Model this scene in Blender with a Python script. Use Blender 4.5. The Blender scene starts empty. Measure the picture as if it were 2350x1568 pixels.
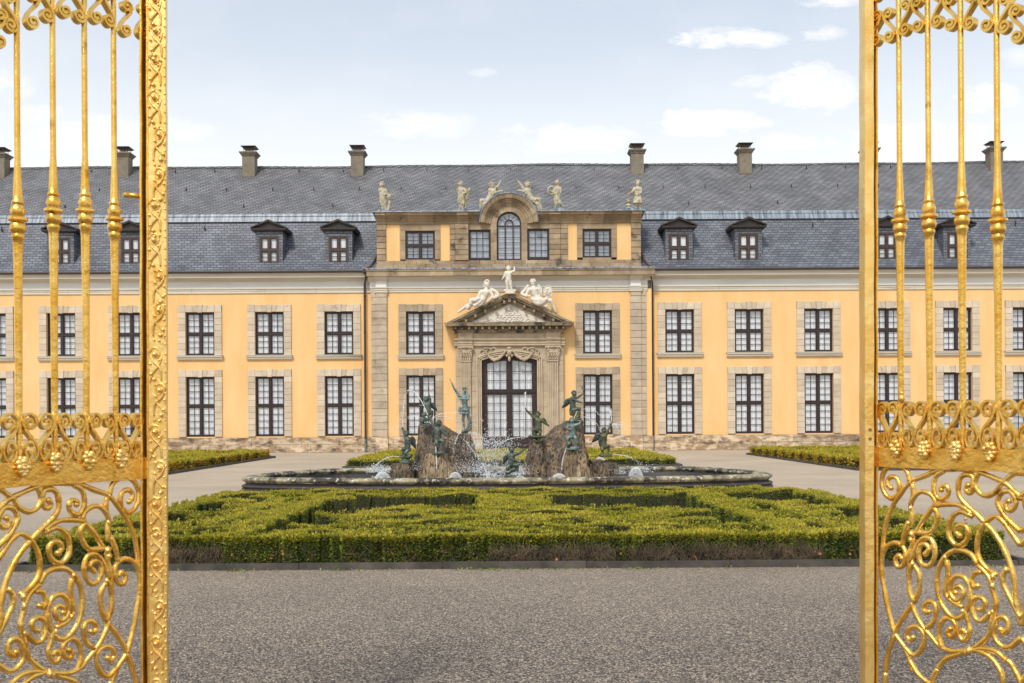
import bpy, math, random
import numpy as np
from mathutils import Vector, noise
random.seed(7); np.random.seed(7)
PI=math.pi
# ---------------------------------------------------------------- camera, sky, sun
TH=0.0061                       # camera roll in radians
scene=bpy.context.scene
cam_d=bpy.data.cameras.new('camera'); cam=bpy.data.objects.new('camera',cam_d)
scene.collection.objects.link(cam); scene.camera=cam
cam.location=(0,0,1.65)
cam_d.sensor_width=36; cam_d.lens=35.0; cam_d.shift_y=181/2350
from mathutils import Matrix
cam.matrix_world=Matrix.Translation((0,0,1.65))@Matrix.Rotation(PI/2,4,'X')@Matrix.Rotation(-TH,4,'Z')
cam_d.clip_end=3000; cam_d.clip_start=.05
cam_d.dof.use_dof=True; cam_d.dof.focus_distance=36; cam_d.dof.aperture_fstop=7.5
scene.view_settings.view_transform='Standard'; scene.view_settings.look='None'
scene.view_settings.exposure=0.48; scene.view_settings.gamma=1
SUN_EL=math.radians(48); SUN_AZ=math.radians(200)   # azimuth from +Y clockwise
w=bpy.data.worlds.new('World'); scene.world=w; w.use_nodes=True
nt=w.node_tree; N=nt.nodes; L=nt.links; N.clear()
def nd(t,**k):
    n=N.new(t)
    for a,b in k.items(): setattr(n,a,b)
    return n
def mth(op,a,b=None,c=None,clamp=False):
    n=N.new('ShaderNodeMath'); n.operation=op; n.use_clamp=clamp
    for i,v in enumerate((a,b,c)):
        if v is None: continue
        if isinstance(v,(int,float)): n.inputs[i].default_value=v
        else: L.new(v,n.inputs[i])
    return n.outputs[0]
out=nd('ShaderNodeOutputWorld'); bg=nd('ShaderNodeBackground'); bg.inputs[1].default_value=0.112
sky=nd('ShaderNodeTexSky',sky_type='NISHITA',sun_disc=False,sun_elevation=SUN_EL,sun_rotation=SUN_AZ)
sky.air_density=1.0; sky.dust_density=1.5; sky.ozone_density=1.0
tc=nd('ShaderNodeTexCoord'); sep=nd('ShaderNodeSeparateXYZ'); L.new(tc.outputs['Generated'],sep.inputs[0])
ay=mth('MAXIMUM',mth('ABSOLUTE',sep.outputs[1]),.15)
u=mth('DIVIDE',sep.outputs[0],ay); v=mth('DIVIDE',sep.outputs[2],ay)
cmb=nd('ShaderNodeCombineXYZ'); L.new(u,cmb.inputs[0]); L.new(mth('MULTIPLY',v,2.0),cmb.inputs[1]); L.new(sep.outputs[1],cmb.inputs[2])
nz=nd('ShaderNodeTexNoise'); nz.inputs['Scale'].default_value=26; nz.inputs['Detail'].default_value=8; nz.inputs['Roughness'].default_value=.68; L.new(cmb.outputs[0],nz.inputs['Vector'])
nz2=nd('ShaderNodeTexNoise'); nz2.inputs['Scale'].default_value=2.6; nz2.inputs['Detail'].default_value=7; nz2.inputs['Roughness'].default_value=.6; L.new(cmb.outputs[0],nz2.inputs['Vector'])
un=mth('ADD',u,mth('MULTIPLY',mth('SUBTRACT',nz.outputs[0],.5),.05))
# clouds: (direction x/y, z/y, half width, half height, strength)
scene.cycles.max_bounces=6; scene.cycles.diffuse_bounces=3; scene.cycles.glossy_bounces=3; scene.cycles.transparent_max_bounces=10
clouds=[(1690,92,110,22,1),(1650,72,60,10,.5),(1893,78,55,20,.8),(1880,205,82,52,1),(1850,228,115,22,1),(1640,282,115,28,1),(1815,330,60,20,.6),
        (2270,228,70,30,.8),(35,192,55,32,.7),(90,255,60,25,.4),(430,292,70,26,.4),(950,285,140,30,.5),(1310,318,130,34,.6),(2120,335,170,40,1),(1930,5,80,16,.7),(1120,165,30,10,.3),(1740,190,40,14,.4),(2350,140,60,20,.4),(-300,200,200,60,.6),(2700,180,200,70,.7),(200,300,150,40,.5)]
acc=None
for (px,py,a,b,s) in clouds:
    u0=(px-1175)/2285; v0=(965-py)/2285
    e1=mth('POWER',mth('DIVIDE',mth('SUBTRACT',un,u0),a/2285),2); e2=mth('POWER',mth('DIVIDE',mth('SUBTRACT',v,v0),b/2285),2)
    r=mth('SUBTRACT',1.0,mth('ADD',e1,e2))
    r=mth('ADD',mth('MULTIPLY',r,.55),mth('MULTIPLY',mth('SUBTRACT',nz.outputs[0],.425),3.4))
    r=mth('MULTIPLY',mth('MULTIPLY',mth('MINIMUM',r,mth('MULTIPLY',mth('ADD',mth('SUBTRACT',1.0,mth('ADD',e1,e2)),1.0),1.0)),.85,clamp=True),s)
    acc=r if acc is None else mth('MAXIMUM',acc,r)
front=mth('GREATER_THAN',sep.outputs[1],.15)
acc=mth('MULTIPLY',acc,front)
gen=mth('MULTIPLY',mth('SUBTRACT',nz2.outputs[0],.5),3.5,clamp=True)
gen=mth('MULTIPLY',gen,mth('SUBTRACT',1.0,mth('MULTIPLY',front,.75)))
acc=mth('MAXIMUM',acc,gen)
# whitening toward the horizon (thin high cloud veil)
hz=mth('SUBTRACT',1.0,mth('DIVIDE',sep.outputs[2],.42),clamp=True)
veil=mth('ADD',mth('MULTIPLY',mth('POWER',hz,1.4),1.0),.50,clamp=True)
mx=nd('ShaderNodeMix',data_type='RGBA'); L.new(veil,mx.inputs[0]); L.new(sky.outputs[0],mx.inputs[6]); mx.inputs[7].default_value=(6.6,6.85,7.0,1)
mx2=nd('ShaderNodeMix',data_type='RGBA'); L.new(mth('MULTIPLY',acc,.95),mx2.inputs[0]); L.new(mx.outputs[2],mx2.inputs[6]); mx2.inputs[7].default_value=(8.0,7.8,7.55,1)
mx3=nd('ShaderNodeMix',data_type='RGBA'); L.new(mth('MULTIPLY',mth('POWER',mth('SUBTRACT',1.0,mth('DIVIDE',sep.outputs[2],.34),clamp=True),1.0,clamp=True),.85),mx3.inputs[0]); L.new(mx2.outputs[2],mx3.inputs[6]); mx3.inputs[7].default_value=(7.7,7.5,7.2,1)
L.new(mx3.outputs[2],bg.inputs[0]); L.new(bg.outputs[0],out.inputs[0])
sd=bpy.data.lights.new('sun','SUN'); sd.energy=2.0; sd.angle=math.radians(9); sd.color=(1,.95,.87)
so=bpy.data.objects.new('sun',sd); scene.collection.objects.link(so)
sdir=Vector((math.sin(SUN_AZ)*math.cos(SUN_EL),math.cos(SUN_AZ)*math.cos(SUN_EL),math.sin(SUN_EL)))
so.rotation_euler=sdir.to_track_quat('Z','Y').to_euler(); so.location=sdir*60
# ---------------------------------------------------------------- pixel helpers (pixel of a 2350 wide picture -> point at real depth Y)
F=2285.0
def U(px,py): return px+(965-py)*TH, py+(px-1175)*TH
def at(px,py,Y):
    a,b=U(px,py); return Vector(((a-1175)*Y/F,Y,1.65+(965-b)*Y/F))
def conv(ox,oy,k): return lambda x,y:((ox+x/k)/1.634,(oy+y/k)/1.634)
# ---------------------------------------------------------------- materials
def mat(name,c1,c2=None,scale=3,rough=.8,bump=0,bscale=None,island=0,metal=0,stretch=(1,1,1),c3=None,s3=.6,t3=.55,detail=6,lo=.35,hi=.65,spec=.5,coat=0):
    m=bpy.data.materials.new(name); m.use_nodes=True; t=m.node_tree; n=t.nodes; l=t.links
    b=n['Principled BSDF']; b.inputs['Roughness'].default_value=rough; b.inputs['Metallic'].default_value=metal; b.inputs['Specular IOR Level'].default_value=spec
    g=n.new('ShaderNodeNewGeometry'); mp=n.new('ShaderNodeMapping'); mp.inputs['Scale'].default_value=stretch; l.new(g.outputs['Position'],mp.inputs[0])
    def ns(sc,dt=detail):
        q=n.new('ShaderNodeTexNoise'); q.inputs['Scale'].default_value=sc; q.inputs['Detail'].default_value=dt; q.inputs['Roughness'].default_value=.6; l.new(mp.outputs[0],q.inputs['Vector']); return q.outputs[0]
    def mix(f,a,bb,blend='MIX'):
        q=n.new('ShaderNodeMix'); q.data_type='RGBA'; q.blend_type=blend
        for i,vv in ((0,f),(6,a),(7,bb)):
            if isinstance(vv,(int,float)): q.inputs[i].default_value=vv
            elif isinstance(vv,tuple): q.inputs[i].default_value=(*vv,1)
            else: l.new(vv,q.inputs[i])
        return q.outputs[2]
    def rng(v,a,bb):
        q=n.new('ShaderNodeMapRange'); q.inputs[1].default_value=a; q.inputs[2].default_value=bb; l.new(v,q.inputs[0]); return q.outputs[0]
    col=c1
    if c2: col=mix(rng(ns(scale),lo,hi),c1,c2)
    if c3: col=mix(rng(ns(s3),t3,t3+.12),col,c3)
    if island:
        q=n.new('ShaderNodeMapRange'); l.new(g.outputs['Random Per Island'],q.inputs[0]); q.inputs[3].default_value=1-island; q.inputs[4].default_value=1+island
        cc=n.new('ShaderNodeCombineColor')
        for i in range(3): l.new(q.outputs[0],cc.inputs[i])
        col=mix(1.0,col,cc.outputs[0],'MULTIPLY')
    if isinstance(col,tuple): b.inputs['Base Color'].default_value=(*col,1)
    else: l.new(col,b.inputs['Base Color'])
    if bump:
        bn=n.new('ShaderNodeBump'); bn.inputs['Strength'].default_value=bump; bn.inputs['Distance'].default_value=.02
        l.new(ns(bscale or scale*4),bn.inputs['Height']); l.new(bn.outputs[0],b.inputs['Normal'])
    return m
def brickmat(name,c1,c2,mortar,w_,h_,ms,skew=0,rough=.55,stain=None,offset=.5,wob=.02,bump=.5):
    m=bpy.data.materials.new(name); m.use_nodes=True; t=m.node_tree; n=t.nodes; l=t.links
    b=n['Principled BSDF']; b.inputs['Roughness'].default_value=rough
    g=n.new('ShaderNodeNewGeometry'); s=n.new('ShaderNodeSeparateXYZ'); l.new(g.outputs['Position'],s.inputs[0])
    def mt(op,a,bb):
        q=n.new('ShaderNodeMath'); q.operation=op
        for i,vv in enumerate((a,bb)):
            if isinstance(vv,(int,float)): q.inputs[i].default_value=vv
            else: l.new(vv,q.inputs[i])
        return q.outputs[0]
    nn=n.new('ShaderNodeTexNoise'); nn.inputs['Scale'].default_value=1.3; nn.inputs['Detail'].default_value=3; l.new(g.outputs['Position'],nn.inputs['Vector'])
    xx=mt('ADD',s.outputs[0],mt('MULTIPLY',s.outputs[1],.35)); zz=mt('ADD',mt('ADD',s.outputs[2],mt('MULTIPLY',s.outputs[0],skew)),mt('MULTIPLY',nn.outputs[0],wob*2))
    c=n.new('ShaderNodeCombineXYZ'); l.new(xx,c.inputs[0]); l.new(zz,c.inputs[1])
    k=n.new('ShaderNodeTexBrick'); l.new(c.outputs[0],k.inputs['Vector']); k.inputs['Scale'].default_value=1; k.inputs['Brick Width'].default_value=w_; k.inputs['Row Height'].default_value=h_
    k.inputs['Mortar Size'].default_value=ms; k.inputs['Mortar Smooth'].default_value=.3; k.inputs['Color1'].default_value=(*c1,1); k.inputs['Color2'].default_value=(*c2,1); k.inputs['Mortar'].default_value=(*mortar,1); k.offset=offset
    n2=n.new('ShaderNodeTexNoise'); n2.inputs['Scale'].default_value=.9; n2.inputs['Detail'].default_value=8; l.new(g.outputs['Position'],n2.inputs['Vector'])
    r=n.new('ShaderNodeMapRange'); r.inputs[1].default_value=.35; r.inputs[2].default_value=.7; r.inputs[3].default_value=.78; r.inputs[4].default_value=1.2; l.new(n2.outputs[0],r.inputs[0])
    cc=n.new('ShaderNodeCombineColor'); [l.new(r.outputs[0],cc.inputs[i]) for i in range(3)]
    mx=n.new('ShaderNodeMix'); mx.data_type='RGBA'; mx.blend_type='MULTIPLY'; mx.inputs[0].default_value=1; l.new(k.outputs[0],mx.inputs[6]); l.new(cc.outputs[0],mx.inputs[7])
    l.new(mx.outputs[2],b.inputs['Base Color'])
    bn=n.new('ShaderNodeBump'); bn.inputs['Strength'].default_value=bump; bn.inputs['Distance'].default_value=.02; bn.invert=True; l.new(k.outputs['Fac'],bn.inputs['Height']); l.new(bn.outputs[0],b.inputs['Normal'])
    return m
MT={}
MT['plaster']=mat('yellow_plaster',(.74,.46,.19),(.79,.525,.245),stretch=(1.6,1,.45),scale=.7,rough=.9,bump=.15,bscale=60,c3=(.82,.60,.34),s3=.55,t3=.66)
MT['stone']=mat('sandstone',(.50,.41,.30),(.59,.50,.385),scale=2.5,rough=.85,bump=.3,island=.12,c3=(.38,.30,.215),s3=1.6,t3=.62)
MT['attic']=mat('weathered_sandstone',(.24,.175,.105),(.38,.29,.19),scale=1.6,rough=.9,bump=.4,island=.22,c3=(.085,.07,.055),s3=1.3,t3=.58)
MT['dark_stone']=mat('blackened_sandstone',(.20,.155,.10),(.36,.29,.19),scale=2.2,rough=.9,bump=.4,island=.1,c3=(.06,.05,.04),s3=1.8,t3=.52)
MT['plinth']=mat('plinth_stone',(.30,.205,.12),(.56,.45,.31),scale=2.2,rough=.9,bump=.5,lo=.42,hi=.58,island=.22,stretch=(1,1,2.2),c3=(.12,.09,.07),s3=1.6,t3=.53)
MT['portal']=mat('portal_sandstone',(.40,.315,.215),(.50,.41,.295),scale=2.0,rough=.85,bump=.3,island=.08,c3=(.30,.23,.16),s3=1.2,t3=.6)
MT['frieze']=mat('grey_paint',(.64,.635,.60),(.72,.715,.69),scale=1.2,rough=.8,stretch=(.4,1,2))
MT['cornice']=mat('cream_cornice',(.54,.50,.41),(.62,.58,.49),scale=1.4,rough=.85,stretch=(.3,1,3),c3=(.33,.29,.22),s3=.9,t3=.6)
MT['stone_c']=mat('brown_sandstone',(.33,.26,.175),(.42,.34,.24),scale=2.5,rough=.85,bump=.3,island=.16,c3=(.24,.185,.125),s3=1.6,t3=.6)
MT['stone_q']=mat('quoin_sandstone',(.40,.325,.235),(.50,.415,.31),scale=2.5,rough=.85,bump=.3,island=.13,c3=(.30,.235,.165),s3=1.3,t3=.58)
MT['blind']=mat('grey_blind',(.36,.41,.48),(.46,.50,.56),scale=2,rough=.9,stretch=(3,1,.5))
MT['joint']=mat('joint_mortar',(.16,.12,.085),rough=.95)
MT['slate']=brickmat('slate_shingles',(.095,.105,.130),(.165,.176,.205),(.022,.025,.032),.34,.15,.017,rough=.5)
MT['slate_up']=brickmat('slate_scales',(.145,.147,.155),(.21,.21,.218),(.045,.045,.05),.32,.115,.022,skew=.18,rough=.55,wob=.03)
MT['lead']=mat('lead_flashing',(.07,.088,.115),(.31,.36,.41),scale=3.2,rough=.45,stretch=(2.2,.2,.25),bump=.1)
MT['trim']=mat('brown_trim',(.016,.010,.008),(.03,.02,.015),scale=4,rough=.5)
MT['gutter']=mat('gutter_metal',(.045,.032,.027),rough=.5)
MT['copper']=mat('brown_copper',(.09,.05,.035),(.13,.08,.055),scale=3,rough=.5)
MT['frame']=mat('window_frame_paint',(.022,.012,.012),(.032,.019,.018),scale=5,rough=.4)
MT['dframe']=mat('dormer_frame_paint',(.035,.021,.017),(.055,.034,.028),scale=5,rough=.5)
MT['curtain']=mat('white_curtain',(.70,.72,.75),(.84,.85,.87),scale=1.5,rough=.9,stretch=(6,1,.4),c3=(.60,.62,.66),s3=.09,t3=.52)
MT['render']=mat('chimney_render',(.17,.145,.105),(.235,.20,.15),scale=4,rough=.95,bump=.4,c3=(.15,.13,.10),s3=2)
MT['marble']=mat('pale_marble',(.60,.55,.46),(.68,.63,.55),scale=5,rough=.7,c3=(.36,.31,.24),s3=4,t3=.62)
MT['mossy']=mat('lichened_stone',(.36,.32,.22),(.52,.47,.37),scale=6,rough=.85,c3=(.22,.17,.035),s3=5,t3=.52)
MT['bronze']=mat('verdigris_bronze',(.035,.045,.035),(.125,.165,.135),scale=7,rough=.5,metal=.25,c3=(.10,.085,.035),s3=5,t3=.58,lo=.3,hi=.7)
MT['bronze2']=mat('pale_verdigris',(.08,.105,.095),(.21,.30,.29),scale=6,rough=.5,metal=.2,c3=(.06,.075,.065),s3=6,t3=.57)
MT['bronze3']=mat('mossy_bronze',(.045,.045,.02),(.13,.14,.075),scale=7,rough=.5,metal=.25,c3=(.03,.035,.03),s3=5,t3=.58)
MT['bdark']=mat('dark_bronze',(.035,.04,.045),(.07,.085,.085),scale=7,rough=.5,metal=.3)
MT['tufa']=mat('tufa_rock',(.25,.175,.095),(.085,.062,.043),scale=1.4,rough=.7,bump=1.0,bscale=7,stretch=(3.2,3.2,1.1),c3=(.016,.013,.012),s3=8.5,t3=.47,lo=.35,hi=.6)
MT['tufa2']=mat('pale_tufa_rock',(.44,.33,.19),(.18,.12,.065),scale=1.4,rough=.7,bump=1.0,bscale=7,stretch=(3.6,3.6,.7),c3=(.02,.016,.013),s3=8.0,t3=.50,lo=.35,hi=.6)
MT['rim']=mat('lichened_rim_stone',(.04,.032,.022),(.31,.27,.165),lo=.44,hi=.57,scale=1.3,rough=.7,bump=.4,bscale=18,stretch=(1.5,1.5,1),c3=(.58,.56,.46),s3=6.5,t3=.545)
MT['rimb']=mat('dark_basin_stone',(.028,.026,.027),(.065,.055,.05),scale=2,rough=.5,bump=.3,c3=(.16,.14,.12),s3=4,t3=.66)  # darker stone colour for the basin wall and inner ledge
MT['kerb']=mat('kerb_stone',(.038,.032,.027),(.085,.075,.062),scale=4,rough=.75,bump=.3,island=.15,c3=(.16,.16,.14),s3=9,t3=.70)
MT['pale']=mat('pale_step_stone',(.42,.39,.35),(.50,.47,.43),scale=3,rough=.8)
MT['gold']=mat('gold_leaf_paint',(.80,.44,.06),(.95,.64,.17),scale=9,rough=.27,bump=.24,bscale=34,metal=.9,c3=(.42,.22,.03),s3=11,t3=.60)
MT['goldp']=mat('gold_plate_paint',(.88,.54,.13),(.98,.72,.28),scale=6,rough=.31,bump=.3,bscale=14,metal=.8,c3=(.74,.42,.07),s3=3,t3=.62)
MT['golddark']=mat('dark_brown_gold',(.12,.07,.02),(.34,.20,.04),scale=8,rough=.5,metal=.4,stretch=(4,4,.7))  # darker brown gold colour for the stile recesses and rivets
MT['leaf']=mat('thuja_tip_leaf',(.16,.17,.018),(.30,.265,.035),scale=1.2,rough=.6,island=.4,c3=(.11,.15,.02),s3=2.2,t3=.55,spec=.3)
MT['leafside']=mat('thuja_side_leaf',(.045,.08,.012),(.13,.16,.025),scale=2.5,rough=.6,island=.45,spec=.3,c3=(.10,.07,.03),s3=1.5,t3=.66)
MT['leaffar']=mat('orange_hedge_leaf',(.23,.19,.02),(.34,.21,.02),scale=1.5,rough=.6,island=.4,spec=.3)
def leafmat(name,c1,c2,isl=.4,sc=1.2,c3=None):
    m=mat(name,c1,c2,scale=sc,rough=.6,island=isl,spec=.3,c3=c3,s3=2.2,t3=.58); t=m.node_tree; n=t.nodes; l=t.links; b=n['Principled BSDF']; o=n['Material Output']
    tr=n.new('ShaderNodeBsdfTranslucent'); mx=n.new('ShaderNodeMixShader'); mx.inputs[0].default_value=.38; l.new(b.inputs['Base Color'].links[0].from_socket,tr.inputs[0]); l.new(b.outputs[0],mx.inputs[1]); l.new(tr.outputs[0],mx.inputs[2]); l.new(mx.outputs[0],o.inputs[0]); return m
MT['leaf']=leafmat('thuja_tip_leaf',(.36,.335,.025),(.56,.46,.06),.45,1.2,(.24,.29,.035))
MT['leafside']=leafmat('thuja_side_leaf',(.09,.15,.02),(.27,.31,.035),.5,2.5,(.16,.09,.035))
MT['leaffar']=leafmat('orange_hedge_leaf',(.34,.27,.02),(.50,.30,.03),.4,1.5)
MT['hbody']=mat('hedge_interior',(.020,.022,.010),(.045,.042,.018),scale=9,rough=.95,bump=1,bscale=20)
MT['twig']=mat('bare_twig',(.05,.036,.02),(.15,.11,.068),scale=6,rough=.9,island=.35)
MT['deadleaf']=mat('dead_leaf',(.25,.10,.04),rough=.8,island=.4)
def gravel():
    m=bpy.data.materials.new('gravel'); m.use_nodes=True; t=m.node_tree; n=t.nodes; l=t.links; b=n['Principled BSDF']; b.inputs['Roughness'].default_value=.9
    g=n.new('ShaderNodeNewGeometry')
    vo=n.new('ShaderNodeTexVoronoi'); vo.inputs['Scale'].default_value=92; l.new(g.outputs['Position'],vo.inputs['Vector'])
    r=n.new('ShaderNodeValToRGB'); s=n.new('ShaderNodeSeparateColor'); l.new(vo.outputs['Color'],s.inputs[0]); l.new(s.outputs[0],r.inputs[0])
    e=r.color_ramp.elements; e[0].color=(.025,.022,.022,1); e[1].color=(.62,.50,.38,1)
    for p,c in ((.3,(.072,.060,.051,1)),(.55,(.160,.130,.104,1)),(.8,(.295,.24,.185,1))):
        x=e.new(p); x.color=c
    n2=n.new('ShaderNodeTexNoise'); n2.inputs['Scale'].default_value=.33; n2.inputs['Detail'].default_value=9; n2.inputs['Roughness'].default_value=.65; l.new(g.outputs['Position'],n2.inputs['Vector'])
    q=n.new('ShaderNodeMapRange'); q.inputs[1].default_value=.3; q.inputs[2].default_value=.7; q.inputs[3].default_value=.84; q.inputs[4].default_value=1.14; l.new(n2.outputs[0],q.inputs[0])
    # gravel colour mixed paler and yellower toward the building
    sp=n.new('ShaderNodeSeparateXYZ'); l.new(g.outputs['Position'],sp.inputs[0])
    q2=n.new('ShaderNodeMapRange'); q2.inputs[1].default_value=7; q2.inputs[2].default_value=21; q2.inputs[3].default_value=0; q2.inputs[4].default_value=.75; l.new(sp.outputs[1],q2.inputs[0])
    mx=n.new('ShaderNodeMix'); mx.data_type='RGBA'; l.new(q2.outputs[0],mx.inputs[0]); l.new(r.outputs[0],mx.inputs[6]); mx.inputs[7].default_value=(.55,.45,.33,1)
    cc=n.new('ShaderNodeCombineColor'); [l.new(q.outputs[0],cc.inputs[i]) for i in range(3)]
    m2=n.new('ShaderNodeMix'); m2.data_type='RGBA'; m2.blend_type='MULTIPLY'; m2.inputs[0].default_value=1; l.new(mx.outputs[2],m2.inputs[6]); l.new(cc.outputs[0],m2.inputs[7]); l.new(m2.outputs[2],b.inputs['Base Color'])
    bn=n.new('ShaderNodeBump'); bn.inputs['Strength'].default_value=.8; bn.inputs['Distance'].default_value=.012; bn.invert=True; l.new(vo.outputs['Distance'],bn.inputs['Height']); l.new(bn.outputs[0],b.inputs['Normal'])
    return m
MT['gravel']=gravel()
def glass():
    m=bpy.data.materials.new('window_glass'); m.use_nodes=True; t=m.node_tree; n=t.nodes; l=t.links; n.clear()
    o=n.new('ShaderNodeOutputMaterial'); tr=n.new('ShaderNodeBsdfTransparent'); tr.inputs[0].default_value=(.96,.97,.98,1); gl=n.new('ShaderNodeBsdfGlossy'); gl.inputs['Roughness'].default_value=.05
    mx=n.new('ShaderNodeMixShader'); mx.inputs[0].default_value=.13; l.new(tr.outputs[0],mx.inputs[1]); l.new(gl.outputs[0],mx.inputs[2]); l.new(mx.outputs[0],o.inputs[0])
    g=n.new('ShaderNodeNewGeometry'); q=n.new('ShaderNodeTexNoise'); q.inputs['Scale'].default_value=2; l.new(g.outputs['Position'],q.inputs['Vector']); bn=n.new('ShaderNodeBump'); bn.inputs['Strength'].default_value=.15; bn.inputs['Distance'].default_value=.05; l.new(q.outputs[0],bn.inputs['Height']); l.new(bn.outputs[0],gl.inputs['Normal'])
    return m
MT['glass']=glass()
def water(name,fac,c=(.9,.93,.95),rough=.15):
    m=bpy.data.materials.new(name); m.use_nodes=True; t=m.node_tree; n=t.nodes; l=t.links; n.clear()
    o=n.new('ShaderNodeOutputMaterial'); tr=n.new('ShaderNodeBsdfTransparent'); d=n.new('ShaderNodeBsdfPrincipled'); d.inputs['Base Color'].default_value=(*c,1); d.inputs['Roughness'].default_value=rough
    mx=n.new('ShaderNodeMixShader'); mx.inputs[0].default_value=fac; l.new(tr.outputs[0],mx.inputs[1]); l.new(d.outputs[0],mx.inputs[2]); l.new(mx.outputs[0],o.inputs[0]); return m
MT['jet']=water('foaming_water',.7); MT['drop']=water('water_drops',.8); MT['bell']=water('water_film',.3)
def film():
    m=water('bell_film',.2); t=m.node_tree; n=t.nodes; l=t.links; lw=n.new('ShaderNodeLayerWeight'); lw.inputs[0].default_value=.35; g=n.new('ShaderNodeNewGeometry'); q=n.new('ShaderNodeTexNoise'); q.inputs['Scale'].default_value=30; l.new(g.outputs['Position'],q.inputs['Vector'])
    a=n.new('ShaderNodeMath'); a.operation='MULTIPLY_ADD'; l.new(lw.outputs['Facing'],a.inputs[0]); a.inputs[1].default_value=.75; a.inputs[2].default_value=-.05
    b=n.new('ShaderNodeMath'); b.operation='MULTIPLY_ADD'; b.use_clamp=True; l.new(q.outputs[0],b.inputs[0]); b.inputs[1].default_value=.35; l.new(a.outputs[0],b.inputs[2])
    mx=[x for x in n if x.type=='MIX_SHADER'][0]; l.new(b.outputs[0],mx.inputs[0]); return m
MT['film']=film()
MT['pool']=mat('pool_water',(.03,.035,.035),rough=.08)
# ---------------------------------------------------------------- mesh helpers
COL=scene.collection
def tag(o,label=None,cat=None,group=None,kind=None):
    if label: o['label']=label
    if cat: o['category']=cat
    if group: o['group']=group
    if kind: o['kind']=kind
    return o
WORLD={}
def wloc(o):
    p=Vector(o.location)
    while o.parent is not None:
        o=o.parent; p=p+Vector(o.location)
    return p
def empty(name,loc):
    o=bpy.data.objects.new(name,None); o.empty_display_size=.2; COL.objects.link(o); o.location=loc; return o
class MB:
    def __init__(s): s.v=[]; s.f=[]; s.m=[]; s.mi=0
    def add(s,vs,fs):
        b=len(s.v); s.v.extend([tuple(p) for p in vs]); s.f.extend([tuple(b+i for i in f) for f in fs]); s.m.extend([s.mi]*len(fs))
    def box(s,x0,x1,y0,y1,z0,z1):
        s.add([(x0,y0,z0),(x1,y0,z0),(x1,y1,z0),(x0,y1,z0),(x0,y0,z1),(x1,y0,z1),(x1,y1,z1),(x0,y1,z1)],[(0,3,2,1),(4,5,6,7),(0,1,5,4),(1,2,6,5),(2,3,7,6),(3,0,4,7)])
    def prism(s,poly,y0,y1):   # poly in (x,z), extruded along y
        n=len(poly); s.add([(x,y0,z) for x,z in poly]+[(x,y1,z) for x,z in poly],[tuple(range(n)),tuple(range(2*n-1,n-1,-1))]+[(i,i+n,(i+1)%n+n,(i+1)%n) for i in range(n)])
    def mould(s,prof,x0,x1):   # profile in (y,z), extruded along x
        n=len(prof); s.add([(x0,y,z) for y,z in prof]+[(x1,y,z) for y,z in prof],[tuple(range(n-1,-1,-1)),tuple(range(n,2*n))]+[(i,(i+1)%n,(i+1)%n+n,i+n) for i in range(n)])
    def lathe(s,c,prof,n=16,axis='Z'):
        vs=[];fs=[]
        for r,z in prof:
            for i in range(n):
                a=2*PI*i/n; vs.append((c[0]+r*math.cos(a),c[1]+r*math.sin(a),c[2]+z))
        for j in range(len(prof)-1):
            for i in range(n): fs.append((j*n+i,j*n+(i+1)%n,(j+1)*n+(i+1)%n,(j+1)*n+i))
        fs.append(tuple(range(n-1,-1,-1))); fs.append(tuple(range((len(prof)-1)*n,len(prof)*n)))
        s.add(vs,fs)
    def ball(s,c,r,n=10,m=7,sc=(1,1,1)):
        vs=[(c[0],c[1],c[2]-r*sc[2])];fs=[]
        for j in range(1,m):
            t=-PI/2+PI*j/m
            for i in range(n):
                a=2*PI*i/n; vs.append((c[0]+r*sc[0]*math.cos(t)*math.cos(a),c[1]+r*sc[1]*math.cos(t)*math.sin(a),c[2]+r*sc[2]*math.sin(t)))
        vs.append((c[0],c[1],c[2]+r*sc[2])); e=len(vs)-1
        for i in range(n):
            fs.append((0,1+(i+1)%n,1+i)); fs.append((e,e-n+i,e-n+(i+1)%n))
            for j in range(m-2): fs.append((1+j*n+i,1+j*n+(i+1)%n,1+(j+1)*n+(i+1)%n,1+(j+1)*n+i))
        s.add(vs,fs)
    def tube(s,pts,r,n=8,up=None,sq=None):
        """sweep; r number or list; sq=(halfthick,halfdepth) with up = depth direction gives a flat ribbon"""
        P=[Vector(p) for p in pts]; k=len(P); vs=[];fs=[]; pu=None
        for i in range(k):
            t=(P[min(i+1,k-1)]-P[max(i-1,0)]);
            if t.length<1e-9: t=Vector((0,0,1))
            t.normalize()
            if up is not None: a=Vector(up)
            else: a=pu if pu is not None else (Vector((0,1,0)) if abs(t.y)<.9 else Vector((1,0,0)))
            a=(a-t*a.dot(t)).normalized(); b=t.cross(a); pu=a
            rr=r[i] if isinstance(r,(list,tuple)) else r
            if sq:
                for ca,cb in ((-1,-1),(1,-1),(1,1),(-1,1)): vs.append(P[i]+a*ca*sq[1]+b*cb*sq[0]*(rr if rr else 1))
            else:
                for j in range(n):
                    q=2*PI*j/n; vs.append(P[i]+a*math.cos(q)*rr+b*math.sin(q)*rr)
        m=4 if sq else n
        for i in range(k-1):
            for j in range(m): fs.append((i*m+j,i*m+(j+1)%m,(i+1)*m+(j+1)%m,(i+1)*m+j))
        fs.append(tuple(range(m-1,-1,-1))); fs.append(tuple(range((k-1)*m,k*m)))
        s.add(vs,fs)
    def build(s,name,mats,parent=None,smooth=False,bevel=0):
        o=mk(name,s.v,s.f,mats,parent,s.m,smooth)
        if bevel:
            b=o.modifiers.new('bevel','BEVEL'); b.width=bevel; b.segments=1; b.limit_method='ANGLE'
        return o
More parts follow.
